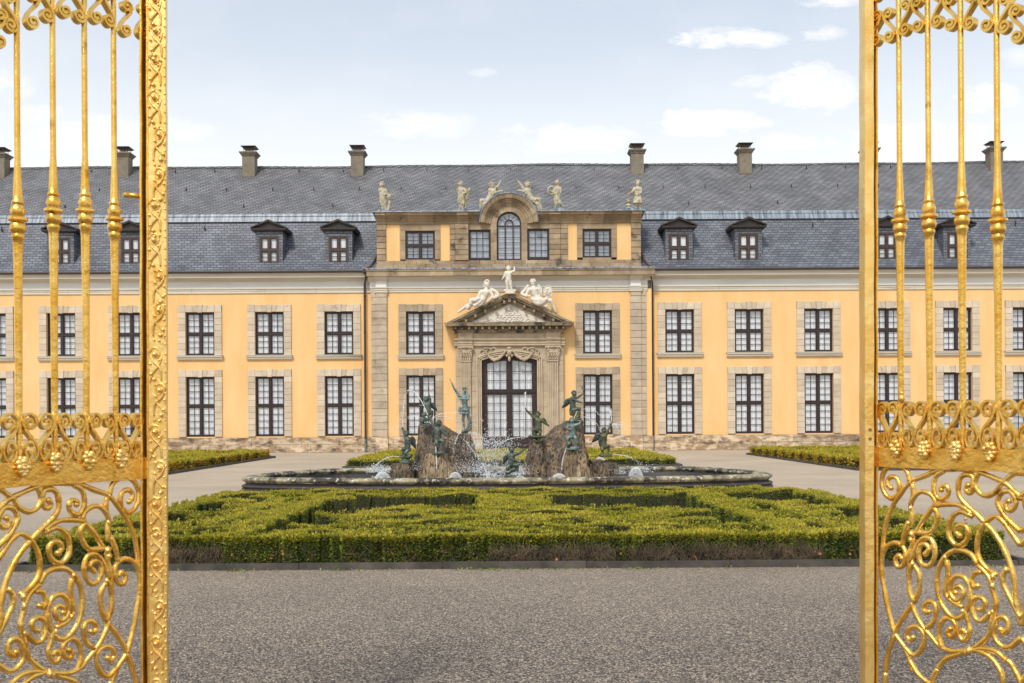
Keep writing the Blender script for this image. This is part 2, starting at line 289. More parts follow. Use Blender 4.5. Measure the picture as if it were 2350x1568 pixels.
def mk(name,v,f,mats,parent=None,mi=None,smooth=False):
    me=bpy.data.meshes.new(name)
    if parent is not None:
        off=wloc(parent); v=[(p[0]-off.x,p[1]-off.y,p[2]-off.z) for p in v]
    me.from_pydata(v,[],f)
    if not isinstance(mats,(list,tuple)): mats=[mats]
    for m in mats: me.materials.append(MT[m] if isinstance(m,str) else m)
    if mi and len(mats)>1: me.polygons.foreach_set('material_index',mi)
    if smooth is True: me.shade_smooth()
    elif smooth: me.shade_smooth(); me.set_sharp_from_angle(angle=math.radians(smooth))
    me.update(); o=bpy.data.objects.new(name,me); COL.objects.link(o)
    if parent is not None: o.parent=parent
    return o
def base_origin(o):
    """move a one-mesh thing's origin to its base"""
    me=o.data; c=np.empty(len(me.vertices)*3,dtype=np.float32); me.vertices.foreach_get('co',c); c=c.reshape(-1,3)
    p=Vector(((c[:,0].min()+c[:,0].max())/2,(c[:,1].min()+c[:,1].max())/2,c[:,2].min())); c-=np.array(p,dtype=np.float32); me.vertices.foreach_set('co',c.ravel()); me.update(); o.location=p; return o
def cr(pts,n=6,closed=False):
    P=[Vector(p) for p in pts]; o=[]; k=len(P)
    rng_=range(k) if closed else range(k-1)
    for i in rng_:
        p0=P[(i-1)%k] if closed or i>0 else P[0]*2-P[1]; p1=P[i]; p2=P[(i+1)%k]; p3=P[(i+2)%k] if closed or i<k-2 else P[-1]*2-P[-2]
        for j in range(n):
            t=j/n; o.append(.5*((2*p1)+(p2-p0)*t+(2*p0-5*p1+4*p2-p3)*t*t+(3*p1-p0-3*p2+p3)*t**3))
    if not closed: o.append(P[-1])
    return o
def copy_tree(o,parent=None):
    c=o.copy(); COL.objects.link(c)
    c.parent=parent
    for ch in [x for x in o.children]: copy_tree(ch,c)
    return c
#@@GROUND
# ---------------------------------------------------------------- ground
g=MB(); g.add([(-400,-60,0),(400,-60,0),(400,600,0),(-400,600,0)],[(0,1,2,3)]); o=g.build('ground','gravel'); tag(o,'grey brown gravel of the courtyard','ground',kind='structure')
#@@BUILDING
# ---------------------------------------------------------------- gallery building
YB=53.14; CX=-.116
B=empty('gallery_building',(CX,YB,0)); tag(B,'long yellow baroque building with slate mansard roof, dormers and stone portal','building')
def lx(px,y=0): return (px-1175)*(YB+y)/F
def lz(py,y=0): return 1.65+(965-py)*(YB+y)/F
# all building shapes are given as world x, y relative to the wall plane, world z
class BM_(MB):
    def build(s,name,mats,parent=B,smooth=False,bevel=0):
        s.v=[(x,y+YB,z) for x,y,z in s.v]; return MB.build(s,name,mats,parent,smooth,bevel)
WX=[9.09+3.705*i for i in range(8)]
XE=39.5
def wall_holes(x0,x1,z0,z1,holes,y,depth=.28):
    b=BM_(); xs=sorted({x0,x1,*[h[0] for h in holes],*[h[1] for h in holes]}); zs=sorted({z0,z1,*[h[2] for h in holes],*[h[3] for h in holes]})
    for i in range(len(xs)-1):
        for j in range(len(zs)-1):
            cx=(xs[i]+xs[i+1])/2; cz=(zs[j]+zs[j+1])/2
            if any(h[0]<cx<h[1] and h[2]<cz<h[3] for h in holes): continue
            b.add([(xs[i],y,zs[j]),(xs[i+1],y,zs[j]),(xs[i+1],y,zs[j+1]),(xs[i],y,zs[j+1])],[(0,1,2,3)])
    for h in holes:
        a,c,d,e=h
        b.add([(a,y,d),(c,y,d),(c,y,e),(a,y,e),(a,y+depth,d),(c,y+depth,d),(c,y+depth,e),(a,y+depth,e)],[(0,4,5,1),(1,5,6,2),(2,6,7,3),(3,7,4,0)])
    return b
LW=(.87,4.07); UW=(5.21,7.52); HW=.775
for sx,nm in ((-1,'wing wall'),(1,'wing wall')):
    holes=[]
    for x in WX:
        c=CX+sx*x
        holes+= [(c-HW,c+HW,*LW),(c-HW,c+HW,*UW)]
    xa,xb=(CX-XE,CX-7.35) if sx<0 else (CX+7.35,CX+XE)
    wall_holes(xa,xb,.8,8.55,holes,0).build('wall','plaster')
# --- plinth of blocks
b=BM_(); rr=random.Random(3)
def blocks_row(b,x0,x1,y0,y1,z0,z1,wmin,wmax,gap=.012):
    x=x0
    while x<x1-.05:
        w_=rr.uniform(wmin,wmax); xe=min(x+w_,x1)
        if x1-xe<.3: xe=x1
        b.box(x+gap/2,xe-gap/2,y0+rr.uniform(-.006,.006),y1,z0+gap/2,z1-gap/2); x=xe
for sx in (-1,1):
    xa,xb=(CX-XE,CX-7.35) if sx<0 else (CX+7.35,CX+XE)
    b=BM_(); blocks_row(b,xa,xb,-.10,0,.42,.80,1.6,3.0); blocks_row(b,xa,xb,-.10,0,.0,.42,.7,1.7)
    b.build('plinth','plinth',bevel=.01)
b=BM_()
for sx in (-1,1):
    xa,xb=(CX-XE,CX-7.35) if sx<0 else (CX+7.35,CX+XE)
    b=BM_(); b.box(xa,xb,-.085,-.02,0.001,.805); b.build('plinth_joint','joint')
# --- windows: local meshes around x=0 at wall plane y=0
def mesh_only(mb,name,mats,smooth=False):
    me=bpy.data.meshes.new(name); me.from_pydata(mb.v,[],mb.f)
    for m in ([mats] if isinstance(mats,str) else mats): me.materials.append(MT[m])
    me.update(); return me
def child(name,me,parent,loc=(0,0,0)):
    o=bpy.data.objects.new(name,me); COL.objects.link(o); o.parent=parent; o.location=loc; return o
def window_meshes(w_,h_,cols,rows,y=.12,split=True,ft=.075,mull=.13,bar=.03,frame='frame'):
    fr=MB(); hw=w_/2
    fr.box(-hw,-hw+ft,y,y+.1,0,h_); fr.box(hw-ft,hw,y,y+.1,0,h_); fr.box(-hw+ft,hw-ft,y,y+.1,0,ft*1.1); fr.box(-hw+ft,hw-ft,y,y+.1,h_-ft,h_)
    quads=[]
    if split:
        fr.box(-mull/2,mull/2,y-.02,y+.098,ft*1.1,h_-ft); zm=h_*.515 if h_>2.5 else h_*.5
        fr.box(-hw+ft,-mull/2,y-.01,y+.098,zm-.065,zm+.065); fr.box(mull/2,hw-ft,y-.01,y+.098,zm-.065,zm+.065)
        for xa,xb in ((-hw+ft,-mull/2),(mull/2,hw-ft)):
            for za,zb in ((ft*1.1,zm-.065),(zm+.065,h_-ft)): quads.append((xa,xb,za,zb))
    else: quads.append((-hw+ft,hw-ft,ft,h_-ft))
    bars=MB(); sash=.038
    for xa,xb,za,zb in quads:
        bars.box(xa,xa+sash,y+.02,y+.08,za,zb); bars.box(xb-sash,xb,y+.02,y+.08,za,zb); bars.box(xa+sash,xb-sash,y+.02,y+.08,za,za+sash); bars.box(xa+sash,xb-sash,y+.02,y+.08,zb-sash,zb)
        ia,ib,ja,jb=xa+sash,xb-sash,za+sash,zb-sash
        for i in range(1,cols):
            x=ia+(ib-ia)*i/cols; bars.box(x-bar/2,x+bar/2,y+.035,y+.065,ja,jb)
        for j in range(1,rows):
            z=ja+(jb-ja)*j/rows; bars.box(ia,ib,y+.037,y+.063,z-bar/2,z+bar/2)
    pn=MB(); pn.add([(-hw+.02,y+.05,.02),(hw-.02,y+.05,.02),(hw-.02,y+.05,h_-.02),(-hw+.02,y+.05,h_-.02)],[(0,1,2,3)])
    cu=MB(); n=60; vs=[]
    for i in range(n+1):
        x=-hw+w_*i/n; yy=y+.11+.012*math.sin(i*1.3)+.012*math.sin(i*2.9+1)+(.03 if abs(x)<.03 else 0)
        vs+= [(x,yy,-.02),(x,yy,h_+.02)]
    cu.add(vs,[(2*i,2*i+2,2*i+3,2*i+1) for i in range(n)])
    return mesh_only(fr,'window',frame),mesh_only(bars,'glazing_bars',frame),mesh_only(pn,'pane','glass'),mesh_only(cu,'curtain','curtain')
def surround_mesh(w_,h_,nb,t=.385,top=.36,y=-.07,mats='stone',seed=0):
    r_=random.Random(seed); s=MB(); hw=w_/2; g_=.007; hb=h_/nb
    for sx in (-1,1):
        for i in range(nb):
            x0,x1=sorted((sx*hw,sx*(hw+t))); yo=y-r_.uniform(0,.012)
            s.box(x0+.0,x1-.0,yo,.0,i*hb+g_,(i+1)*hb-g_)
    # lintel of wedge stones with a proud keystone
    n=7; xs_top=[-hw-t,-hw-t*.05,-hw*.56,-hw*.2,hw*.2,hw*.56,hw+t*.05,hw+t]; xs_bot=[-hw-t,-hw+.0,-hw*.45,-hw*.155,hw*.155,hw*.45,hw,hw+t]
    for i in range(n):
        k=(i==3); zt=h_+top+(.025 if k or i in (0,6) else 0); yy=y-(.03 if k else r_.uniform(0,.01)); zb=h_-(.03 if k else 0)+g_
        s.prism([(xs_bot[i]+g_,zb),(xs_bot[i+1]-g_,zb),(xs_top[i+1]-g_,zt),(xs_top[i]+g_,zt)],yy,0)
    me=mesh_only(s,'stone_surround',mats)
    j=MB(); j.box(-hw-t+.004,-hw-.002,y+.012,-.001,0,h_+top-.006); j.box(hw+.002,hw+t-.004,y+.012,-.001,0,h_+top-.006); j.box(-hw-.002,hw+.002,y+.012,-.001,h_+.004,h_+top-.006)
    b_=len(me.vertices)
    return me,mesh_only(j,'surround_joint','joint')
def sill_mesh(w_,mats='cornice'):
    s=MB(); hw=w_/2; s.mould([(-.20,-.02),(-.20,-.09),(-.15,-.11),(-.13,-.2),(-.10,-.24),(0,-.24),(0,-.02)],-hw,hw); s.mould([(-.225,.0),(-.225,-.019),(0,-.019),(0,.0)],-hw-.03,hw+.03); return mesh_only(s,'sill',mats)
WM_L=window_meshes(1.55,3.2,2,4); WM_U=window_meshes(1.55,2.31,2,3)
SUR_L=[surround_mesh(1.55,3.2,10,seed=i) for i in range(3)]; SUR_U=[surround_mesh(1.55,2.31,7,seed=i+9) for i in range(3)]
SUC_L=surround_mesh(1.55,3.2,10,seed=31,mats='stone_c'); SUC_U=surround_mesh(1.55,2.31,7,seed=33,mats='stone_c'); SILL=sill_mesh(2.42)
def place_window(x,y,z,wm,sur=None,sill=None,mat_=None):
    o=child('window',wm[0],B,(x-CX,y,z))
    child('glazing_bars',wm[1],o); child('pane',wm[2],o); child('curtain',wm[3],o)
    if sur: child('stone_surround',sur[0],o); child('surround_joint',sur[1],o)
    if sill: child('sill',sill,o)
    return o
k=0
for sx in (-1,1):
    for x in WX:
        if abs(x)>34: pass
        place_window(CX+sx*x,0,LW[0],WM_L,SUR_L[k%3]); place_window(CX+sx*x,0,UW[0],WM_U,SUR_U[(k+1)%3],SILL); k+=1
# --- entablature of the wings
for sx in (-1,1):
    xa,xb=(CX-XE,CX-7.36) if sx<0 else (CX+7.36,CX+XE)
    b=BM_(); x=xa
    while x<xb-.1:
        xe=min(x+rr.uniform(2.4,4.2),xb); b.mould([(-.06,8.51),(-.06,8.62),(-.08,8.63),(-.08,8.70),(-.13,8.73),(-.13,8.77),(0,8.77),(0,8.51)],x+.006,xe-.006); x=xe
    b.build('architrave_band','cornice')
    b=BM_(); b.box(xa,xb,-.045,0,8.77,9.16); b.build('frieze','frieze')
    b=BM_(); b.mould([(-.05,9.12),(-.10,9.14),(-.14,9.17),(-.14,9.20),(-.34,9.27),(-.34,9.285),(-.46,9.285),(-.46,9.42),(-.50,9.44),(-.50,9.52),(0,9.52),(0,9.12)],xa,xb); b.build('cornice','cornice')
    b=BM_(); b.mould([(-.52,9.525),(-.64,9.53),(-.66,9.58),(-.62,9.64),(-.5,9.645)],xa,xb); b.build('gutter','gutter')
# --- mansard roof
PR=[(-.52,9.63),(-.30,9.80),(.05,10.15),(.42,10.62),(.85,11.22),(1.28,11.9),(1.66,12.55),(1.74,12.72)]
for sx in (-1,1):
    xa,xb=(CX-XE,CX-6.95) if sx<0 else (CX+6.95,CX+XE)
    b=BM_(); vs=[];fs=[]
    for y,z in PR: vs+=[(xa,y,z),(xb,y,z)]
    for i in range(len(PR)-1): fs.append((2*i,2*i+1,2*i+3,2*i+2))
    b.add(vs,fs); b.build('mansard_slope','slate')
    b=BM_(); b.mould([(1.70,12.66),(1.60,12.66),(1.72,12.93),(1.82,12.93)],xa,xb)
    n=12; b.mould([(1.95+.20*math.cos(a),13.0+.17*math.sin(a)) for a in [2*PI*i/n for i in range(n)]],xa,xb); b.build('lead_roll','lead')
b=BM_(); 
seg=40
def sag(x): return .035*math.sin(x*.21+1)+.02*math.sin(x*.7)
for i in range(seg):
    x0=CX-XE+2*XE*i/seg; x1=CX-XE+2*XE*(i+1)/seg
    b.add([(x0,1.95,13.1),(x1,1.95,13.1),(x1,2.3,13.22+.3*sag(x1)),(x0,2.3,13.22+.3*sag(x0)),(x1,7.0,17.04+sag(x1)),(x0,7.0,17.04+sag(x0)),(x1,12.5,12.5),(x0,12.5,12.5)],[(0,1,2,3),(3,2,4,5),(5,4,6,7)])
b.build('upper_roof','slate_up',smooth=False)
b=BM_()
for i in range(seg*4):
    x0=CX-XE+2*XE*i/seg/4; x1=x0+2*XE/seg/4-.01; z=17.05+sag(x0); b.prism([(x0,z-.09),(x1,z-.09),(x1,z+.035),(x0,z+.02)],6.86,7.1)
b.build('ridge_cap','slate_up')
b=BM_(); b.box(CX-XE,CX+XE,10.5,12.4,0,12.5); b.box(CX-XE,CX-XE+.3,.3,10.5,0,9.6); b.box(CX+XE-.3,CX+XE,.3,10.5,0,9.6); b.prism([(CX-XE,9.6),(CX-XE+.2,9.6),(CX-XE+.2,12.9),(CX-XE,12.9)],1.8,10.5); b.prism([(CX+XE-.2,9.6),(CX+XE,9.6),(CX+XE,12.9),(CX+XE-.2,12.9)],1.8,10.5); b.build('rear_wall','plaster')
# --- chimneys
def chimney(x):
    b=BM_(); y0=6.0; z0=15.95; wd=.37; b.box(x-wd,x+wd,y0,y0+.7,z0+.28,17.48); o=b.build('chimney','render')
    c=BM_(); c.box(x-wd-.02,x+wd+.02,y0-.02,y0+.72,z0-.3,z0+.28); c.build('base_flashing','copper',o)
    c=BM_(); c.box(x-wd-.05,x+wd+.05,y0-.05,y0+.75,17.48,17.56); c.box(x-wd-.1,x+wd+.1,y0-.1,y0+.8,17.56,17.63); c.box(x-wd-.15,x+wd+.15,y0-.15,y0+.85,17.63,17.70); c.build('crown','render',o)
    c=BM_(); 
    for dx in (-.3,-.1,.1,.3):
        for dy in (.1,.6): c.box(x+dx-.012,x+dx+.012,y0+dy-.012,y0+dy+.012,17.70,17.98)
    c.box(x-.26,x+.26,y0+.12,y0+.55,17.70,17.80)
    c.add([(x-.45,y0-.1,18.05),(x+.45,y0-.1,18.05),(x+.45,y0+.8,18.05),(x-.45,y0+.8,18.05),(x-.33,y0+.02,17.96),(x+.33,y0+.02,17.96),(x+.33,y0+.68,17.96),(x-.33,y0+.68,17.96)],[(0,1,2,3),(4,7,6,5),(0,4,5,1),(1,5,6,2),(2,6,7,3),(3,7,4,0)]); c.build('cap','gutter',o)
for px in (6,289,577,825,1465,1712,1999,2285): chimney((px-1175)*59.5/F)
# --- dormers
def dormer(x):
    b=BM_(); hw=.73; yf=.05; z0=9.98; z1=11.83
    b.box(x-hw,x-.535,yf,yf+.05,z0+.1,z1); b.box(x+.535,x+hw,yf,yf+.05,z0+.1,z1); b.box(x-.535,x+.535,yf,yf+.05,11.58,z1)
    for s in (-1,1): b.add([(x+s*hw,yf,z0),(x+s*hw,yf,z1),(x+s*hw,1.5,z1+.2),(x+s*hw,1.7,z0)],[(0,1,2,3) if s<0 else (3,2,1,0)])
    o=b.build('dormer','slate')
    c=BM_(); ov=.16
    c.box(x-hw-ov,x+hw+ov,yf-.16,1.5,z1,z1+.05); c.box(x-hw-ov-.05,x+hw+ov+.05,yf-.21,1.5,z1+.05,z1+.13)
    for s in (-1,1): c.prism([(x,12.32),(x,12.44),(x+s*(hw+ov+.07),z1+.19),(x+s*(hw+ov+.07),z1+.13)] if s<0 else [(x,12.44),(x,12.32),(x+s*(hw+ov+.07),z1+.13),(x+s*(hw+ov+.07),z1+.19)],yf-.22,1.9)
    c.prism([(x-hw-ov+.05,z1+.13),(x+hw+ov-.05,z1+.13),(x,12.36)],yf-.08,1.85); c.build('dormer_pediment','trim',o)
    c=BM_(); c.mould([(yf-.03,z0+.08),(yf-.05,z0-.02),(yf+.02,z0-.04),(yf+.02,z0+.08)],x-hw,x+hw); c.build('flashing','copper',o)
    w_=child('dormer_window',DM[0],o,(x-CX,yf-.12,10.05)); child('pane',DM[2],w_) if False else None
    bb=child('dormer_glazing',DM[1],o,(x-CX,yf-.12,10.05)); child_p=child('dormer_pane',DM[2],o,(x-CX,yf-.12,10.05)); child('dormer_curtain',DM[3],o,(x-CX,yf-.12,10.05))
    return o
DM=window_meshes(1.07,1.53,1,1,ft=.11,mull=.10,bar=.03,frame='dframe')
# replace the dormer glazing by one with a bar across the lower sashes
def _dg():
    s=MB(); y=.12
    for xa,xb in ((-.425,-.05),(.05,.425)):
        for za,zb in ((.12,.70),(.83,1.42)):
            for q in ((xa,xa+.05,za,zb),(xb-.05,xb,za,zb),(xa+.05,xb-.05,za,za+.05),(xa+.05,xb-.05,zb-.05,zb)): s.box(q[0],q[1],y+.02,y+.08,q[2],q[3])
        s.box(xa+.05,xb-.05,y+.035,y+.065,.40,.43)
    return mesh_only(s,'dormer_glazing','dframe')
DM=(DM[0],_dg(),DM[2],DM[3])
for sx in (-1,1):
    for x in (9.09,12.80,20.2,23.95,31.3,35.0): dormer(CX+sx*x)
# --- roof hooks
hk=MB(); hk.box(-.015,.015,-.10,.0,0,.2); hk.box(-.015,.015,-.16,-.1,.04,.09); hk.box(-.03,.03,-.01,.03,-.1,.03); HKM=mesh_only(hk,'snow_hook','gutter')
nh=0
for row,(yy,zz,off) in enumerate(((6.55,16.6,0),(4.65,15.05,1.25),(3.0,13.75,0))):
    for i in range(-10,11):
        x=i*2.52+off+(0.1*math.sin(i*3))
        if row==2 and not abs(x)>0: continue
        if row==2 and abs(x)<7: continue
        if abs(x)>27.5 or (row==2 and i%2): continue
        child('snow_hook',HKM,B,(x-CX,yy,zz)); nh+=1
for i in range(-7,8):
    x=i*3.7+(1.85 if i>0 else -1.85)
    if 8<abs(x)<28: child('snow_hook',HKM,B,(x,1.42,12.2))
# --- central block -------------------------------------------------
YC=-.35
def cx_(px,y=YC): return lx(px,y)
def cz_(py,y=YC): return lz(py,y)
k_=(YB+YC)/F
cwx=[cx_(966.5),cx_(1372.5)]
holes=[]
for x in cwx: holes+=[(x-HW,x+HW,*LW),(x-HW,x+HW,5.15,7.46)]
PX0,PX1=cx_(1046),cx_(1294)
holes.append((PX0+.25,PX1-.25,-.0,6.7))
wall_holes(cx_(853),cx_(1497),.8,8.6,[h if h[2]>.8 else (h[0],h[1],.8,h[3]) for h in holes],YC).build('wall','plaster')
for x in cwx:
    place_window(x,YC,LW[0],WM_L,SUC_L); place_window(x,YC,5.15,WM_U,SUC_U,SILL)
b=BM_(); 
for xa,xb in ((cx_(853),cx_(853)+.01),(cx_(1497)-.01,cx_(1497))): b=BM_(); b.box(xa,xb,YC+.001,.5,0,9.3); b.build('wall_return','plaster')
b=BM_()
for xa,xb in ((cx_(851),PX0-.02),(PX1+.02,cx_(1499))):
    b=BM_(); blocks_row(b,xa,xb,YC-.10,YC,.42,.80,.8,1.8); blocks_row(b,xa,xb,YC-.10,YC,0,.42,.7,1.5)
    b.build('plinth','plinth',bevel=.01); b=BM_(); b.box(xa,xb,YC-.085,YC-.01,0.001,.803); b.build('plinth_joint','joint')
# quoined pilasters
def quoin(x0,x1,z0,z1,y0,y1,hb,m,name='quoin_pilaster'):
    b=BM_(); n=round((z1-z0)/hb); h=(z1-z0)/n
    for i in range(n):
        b.box(x0,x1,y0-rr.uniform(0,.008),y1,z0+i*h+.012,z0+(i+1)*h-.012)
    b.mi=1; b.box(x0+.012,x1-.012,y0+.02,y1-.001,z0,z1)
    return b.build(name,[m,'joint'],bevel=0)
quoin(cx_(865),cx_(889.5),.83,8.58,YC-.14,YC,.37,'stone_q'); quoin(cx_(853.5),cx_(864.8),.83,8.58,YC-.06,YC,.37,'stone_q')
quoin(cx_(1448),cx_(1472),.83,8.58,YC-.14,YC,.37,'stone_q'); quoin(cx_(1472.2),cx_(1484),.83,8.58,YC-.06,YC,.37,'stone_q')
b=BM_()
for a,c in ((863,891),(1446,1474)): b=BM_(); b.box(cx_(a),cx_(c),YC-.22,YC-.10,0.0,.83); b.build('plinth_pedestal','plinth',bevel=.01)
# main entablature
X0,X1=cx_(851),cx_(1488)
b=BM_(); x=X0
while x<X1-.1:
    xe=min(x+rr.uniform(1.6,3),X1); b.mould([(YC-.05,8.47),(YC-.05,8.56),(YC-.075,8.57),(YC-.075,8.64),(YC-.12,8.68),(YC-.12,8.73),(YC,8.73),(YC,8.47)],x+.006,xe-.006); x=xe
for a,c in ((862,892),(1445.5,1475)): b.mould([(YC-.19,8.45),(YC-.19,8.56),(YC-.215,8.57),(YC-.215,8.64),(YC-.26,8.68),(YC-.26,8.735),(YC,8.735),(YC,8.45)],cx_(a),cx_(c))
b.build('architrave_band','cornice')
b=BM_(); b.box(X0,X1,YC-.04,YC,8.735,9.06); b.box(cx_(865),cx_(889.5),YC-.18,YC-.041,8.737,9.06); b.box(cx_(1448),cx_(1472),YC-.18,YC-.041,8.737,9.06); b.build('frieze','frieze')
b=BM_(); b.mould([(YC-.05,9.03),(YC-.08,9.07),(YC-.12,9.10),(YC-.30,9.24),(YC-.32,9.27),(YC,9.27),(YC,9.03)],cx_(848),cx_(1500))
for a,c in ((862,892),(1445.5,1475)): b.mould([(YC-.19,9.04),(YC-.22,9.08),(YC-.26,9.10),(YC-.42,9.24),(YC-.44,9.268),(YC,9.268),(YC,9.04)],cx_(a),cx_(c))
b.build('cavetto','cornice')
b=BM_(); x=cx_(846); xe_=cx_(1502)
while x<xe_-.1:
    xe=min(x+rr.uniform(1.2,2.2),xe_); b.mould([(YC-.52,9.272),(YC-.52,9.50),(YC-.56,9.52),(YC-.58,9.60),(YC,9.60),(YC,9.272)],x+.004,xe-.004); x=xe
b.build('corona','attic')
b=BM_(); b.mould([(YC-.60,9.602),(YC-.60,9.64),(YC-.55,9.68),(YC+.1,9.72),(YC+.1,9.602)],cx_(845),cx_(1503)); b.build('lead_capping','lead')
# attic storey
YA=-.45
def ax(px): return lx(px,YA)
def az(py): return lz(py,YA)
AZ0=az(618)+.03; AZ1=az(597.6); AZ2=az(513.8); AZ3=az(490)
wins=[(932.7,1000.4,528.5,594.7),(1339.5,1405.5,526.5,592.5)]; w2=[(1077.8,1128.7,526.5,595),(1212.5,1263,525,594)]
ARX=ax(1170.8); ARZ=az(513.8); AR=28*(YB+YA)/F
b=BM_()
for a,c in ((888,920.4),(1013,1035),(1305.8,1327),(1418,1451)): b=BM_(); b.box(ax(a),ax(c),YA+.03,YA+.3,AZ1,AZ2); b.build('attic_plaster_panel','plaster')
# stone field around windows as blocks
b=BM_()
def frame_blocks(b,x0,x1,wx0,wx1,z0,wz0,wz1,z1,y,hb=.5):
    for xa,xb in ((x0,wx0),(wx1,x1)):
        n=max(1,round((wz1-wz0)/hb)); h=(wz1-wz0)/n
        for i in range(n): b.box(xa+.004,xb-.004,y-rr.uniform(0,.006),y+.3,wz0+i*h+.004,wz0+(i+1)*h-.004)
    b.box(x0+.004,x1-.004,y,y+.3,wz1+.004,z1)
    if wz0-z0>.03: b.box(wx0,wx1,y,y+.3,z0,wz0)
for (a,c,d,e) in wins: b=BM_(); frame_blocks(b,ax(a)-.30,ax(c)+.30,ax(a),ax(c),AZ1,az(e),az(d),AZ2,YA); b.build('attic_window_surround','attic',bevel=.008)
b=BM_()
for (x0,x1) in ((1035,1077.8),(1263,1305.8)):
    n=7; h=(AZ2-AZ1)/n; m_=(x0+x1)/2; b=BM_()
    for i in range(n):
        b.box(ax(x0)+.003,ax(x0+ (12 if x0<1100 else 26))-.005,YA-.05,YA+.3,AZ1+i*h+.008,AZ1+(i+1)*h-.008); b.box(ax(x0+(12 if x0<1100 else 26))+.005,ax(x1)-.003,YA-(.12 if x0<1100 else .03),YA+.3,AZ1+i*h+.008,AZ1+(i+1)*h-.008)
    b.build('attic_pilaster','attic',bevel=.012)
for (x0,x1) in ((867.4,888),(1451,1473)):
    n=6; h=(AZ2-AZ1)/n; b=BM_()
    for i in range(n): b.box(ax(x0),ax(x1),YA-.08,YA+.3,AZ1+i*h+.012,AZ1+(i+1)*h-.012)
    b.build('attic_pilaster','attic',bevel=.012)
b=BM_()
# centre part: piers between windows 2 and the arched window, spandrels
b.box(ax(1077.8),ax(1128.7),YA+.0,YA+.3,az(526.5)+.002,AZ2); b.box(ax(1212.5),ax(1263),YA,YA+.3,az(525)+.002,AZ2)
for x0,x1 in ((1128.7,1142.5),(1199,1212.5)):
    for i in range(4):
        h=(ARZ-AZ1)/4; b.box(ax(x0)+.002,ax(x1)-.002,YA-.03,YA+.3,AZ1+i*h+.003,AZ1+(i+1)*h-.003)
# tympanum ring between window arch and hood
n=20; RI=AR; RO=41*(YB+YA)/F
for i in range(n):
    a0=PI*i/n; a1=PI*(i+1)/n
    b.prism([(ARX+RI*math.cos(a0),ARZ+RI*math.sin(a0)),(ARX+RO*math.cos(a0),ARZ+RO*math.sin(a0)),(ARX+RO*math.cos(a1),ARZ+RO*math.sin(a1)),(ARX+RI*math.cos(a1),ARZ+RI*math.sin(a1))],YA-.03,YA+.3)
b.build('attic_centre','attic')
b=BM_(); x=ax(867)
while x<ax(1473)-.1:
    xe=min(x+rr.uniform(.6,1.5),ax(1473)); zm=(AZ0+AZ1)/2+.03
    b.box(x+.006,xe-.006,YA-.06,YA+.3,zm,AZ1-.004); x=xe
x=ax(866)
while x<ax(1474)-.1:
    xe=min(x+rr.uniform(.6,1.4),ax(1474)); b.box(x+.006,xe-.006,YA-.12,YA+.3,AZ0-.02,(AZ0+AZ1)/2+.022); x=xe
b.build('attic_plinth','attic',bevel=.01)
b=BM_(); b.box(ax(867),ax(1474),YA+.32,YA+2.6,AZ0,AZ3-.05); b.build('attic_core','joint')
# hood mouldings (half ring) and cornice pieces meeting it
HP=[(0,YA-.05),(.05,YA-.10),(.10,YA-.10),(.14,YA-.18),(.22,YA-.20),(.24,YA-.27),(.30,YA-.30),(.34,YA-.42),(.44,YA-.46),(.56,YA-.50)]
sc_=(1.515-RO)/.56
rings=[(RO+r*sc_,y) for r,y in HP]+[(1.515,YA+.3),(RO,YA+.3)]
def hood(b,rings,n,a0=0,a1=PI):
    m=len(rings); vs=[]
    for i in range(n+1):
        a=a0+(a1-a0)*i/n
        for r,y in rings: vs.append((ARX+r*math.cos(a),y,ARZ+r*math.sin(a)))
    fs=[]
    for i in range(n):
        for j in range(m): fs.append((i*m+j,i*m+(j+1)%m,(i+1)*m+(j+1)%m,(i+1)*m+j))
    fs.append(tuple(range(m))); fs.append(tuple(range(n*m+m-1,n*m-1,-1))); b.add(vs,fs)
b=BM_()
nn=11
for i in range(nn): hood(b,rings,3,PI*i/nn+.004,PI*(i+1)/nn-.004)
b.build('arched_hood','attic')
b=BM_(); hood(b,[(1.515,YA-.53),(1.56,YA-.53),(1.56,YA+3.0),(1.515,YA+3.0)],28); b.build('hood_lead','lead')
CP=[(0,AZ2),(0-.0,AZ2)]
def attic_cornice(b,x0,x1,o=0,eps=0):
    z=AZ2+eps; H=AZ3-AZ2-2*eps
    b.mould([(YA-.03-o,z),(YA-.05-o,z+.06*H),(YA-.05-o,z+.25*H),(YA-.12-o,z+.32*H),(YA-.13-o,z+.42*H),(YA-.10-o,z+.44*H),(YA-.18-o,z+.60*H),(YA-.30-o,z+.72*H),(YA-.42-o,z+.74*H),(YA-.42-o,z+.86*H),(YA-.48-o,z+H),(YA+.3,z+H),(YA+.3,z)],x0,x1)
b=BM_()
for xa,xb in ((ax(880),ARX-1.45),(ARX+1.45,ax(1462))):
    x=xa
    while x<xb-.05:
        xe=min(x+rr.uniform(1.2,2.4),xb); 
        if xb-xe<.4: xe=xb
        attic_cornice(b,x+.004,xe-.004); x=xe
    b.build('attic_cornice','attic'); b=BM_()
for a,c in ((866,888.5),(1052,1078),(1263,1289),(1450.5,1474.5)): b=BM_(); attic_cornice(b,ax(a),ax(c),.06,.003); b.build('cornice_break','attic')
b=BM_()
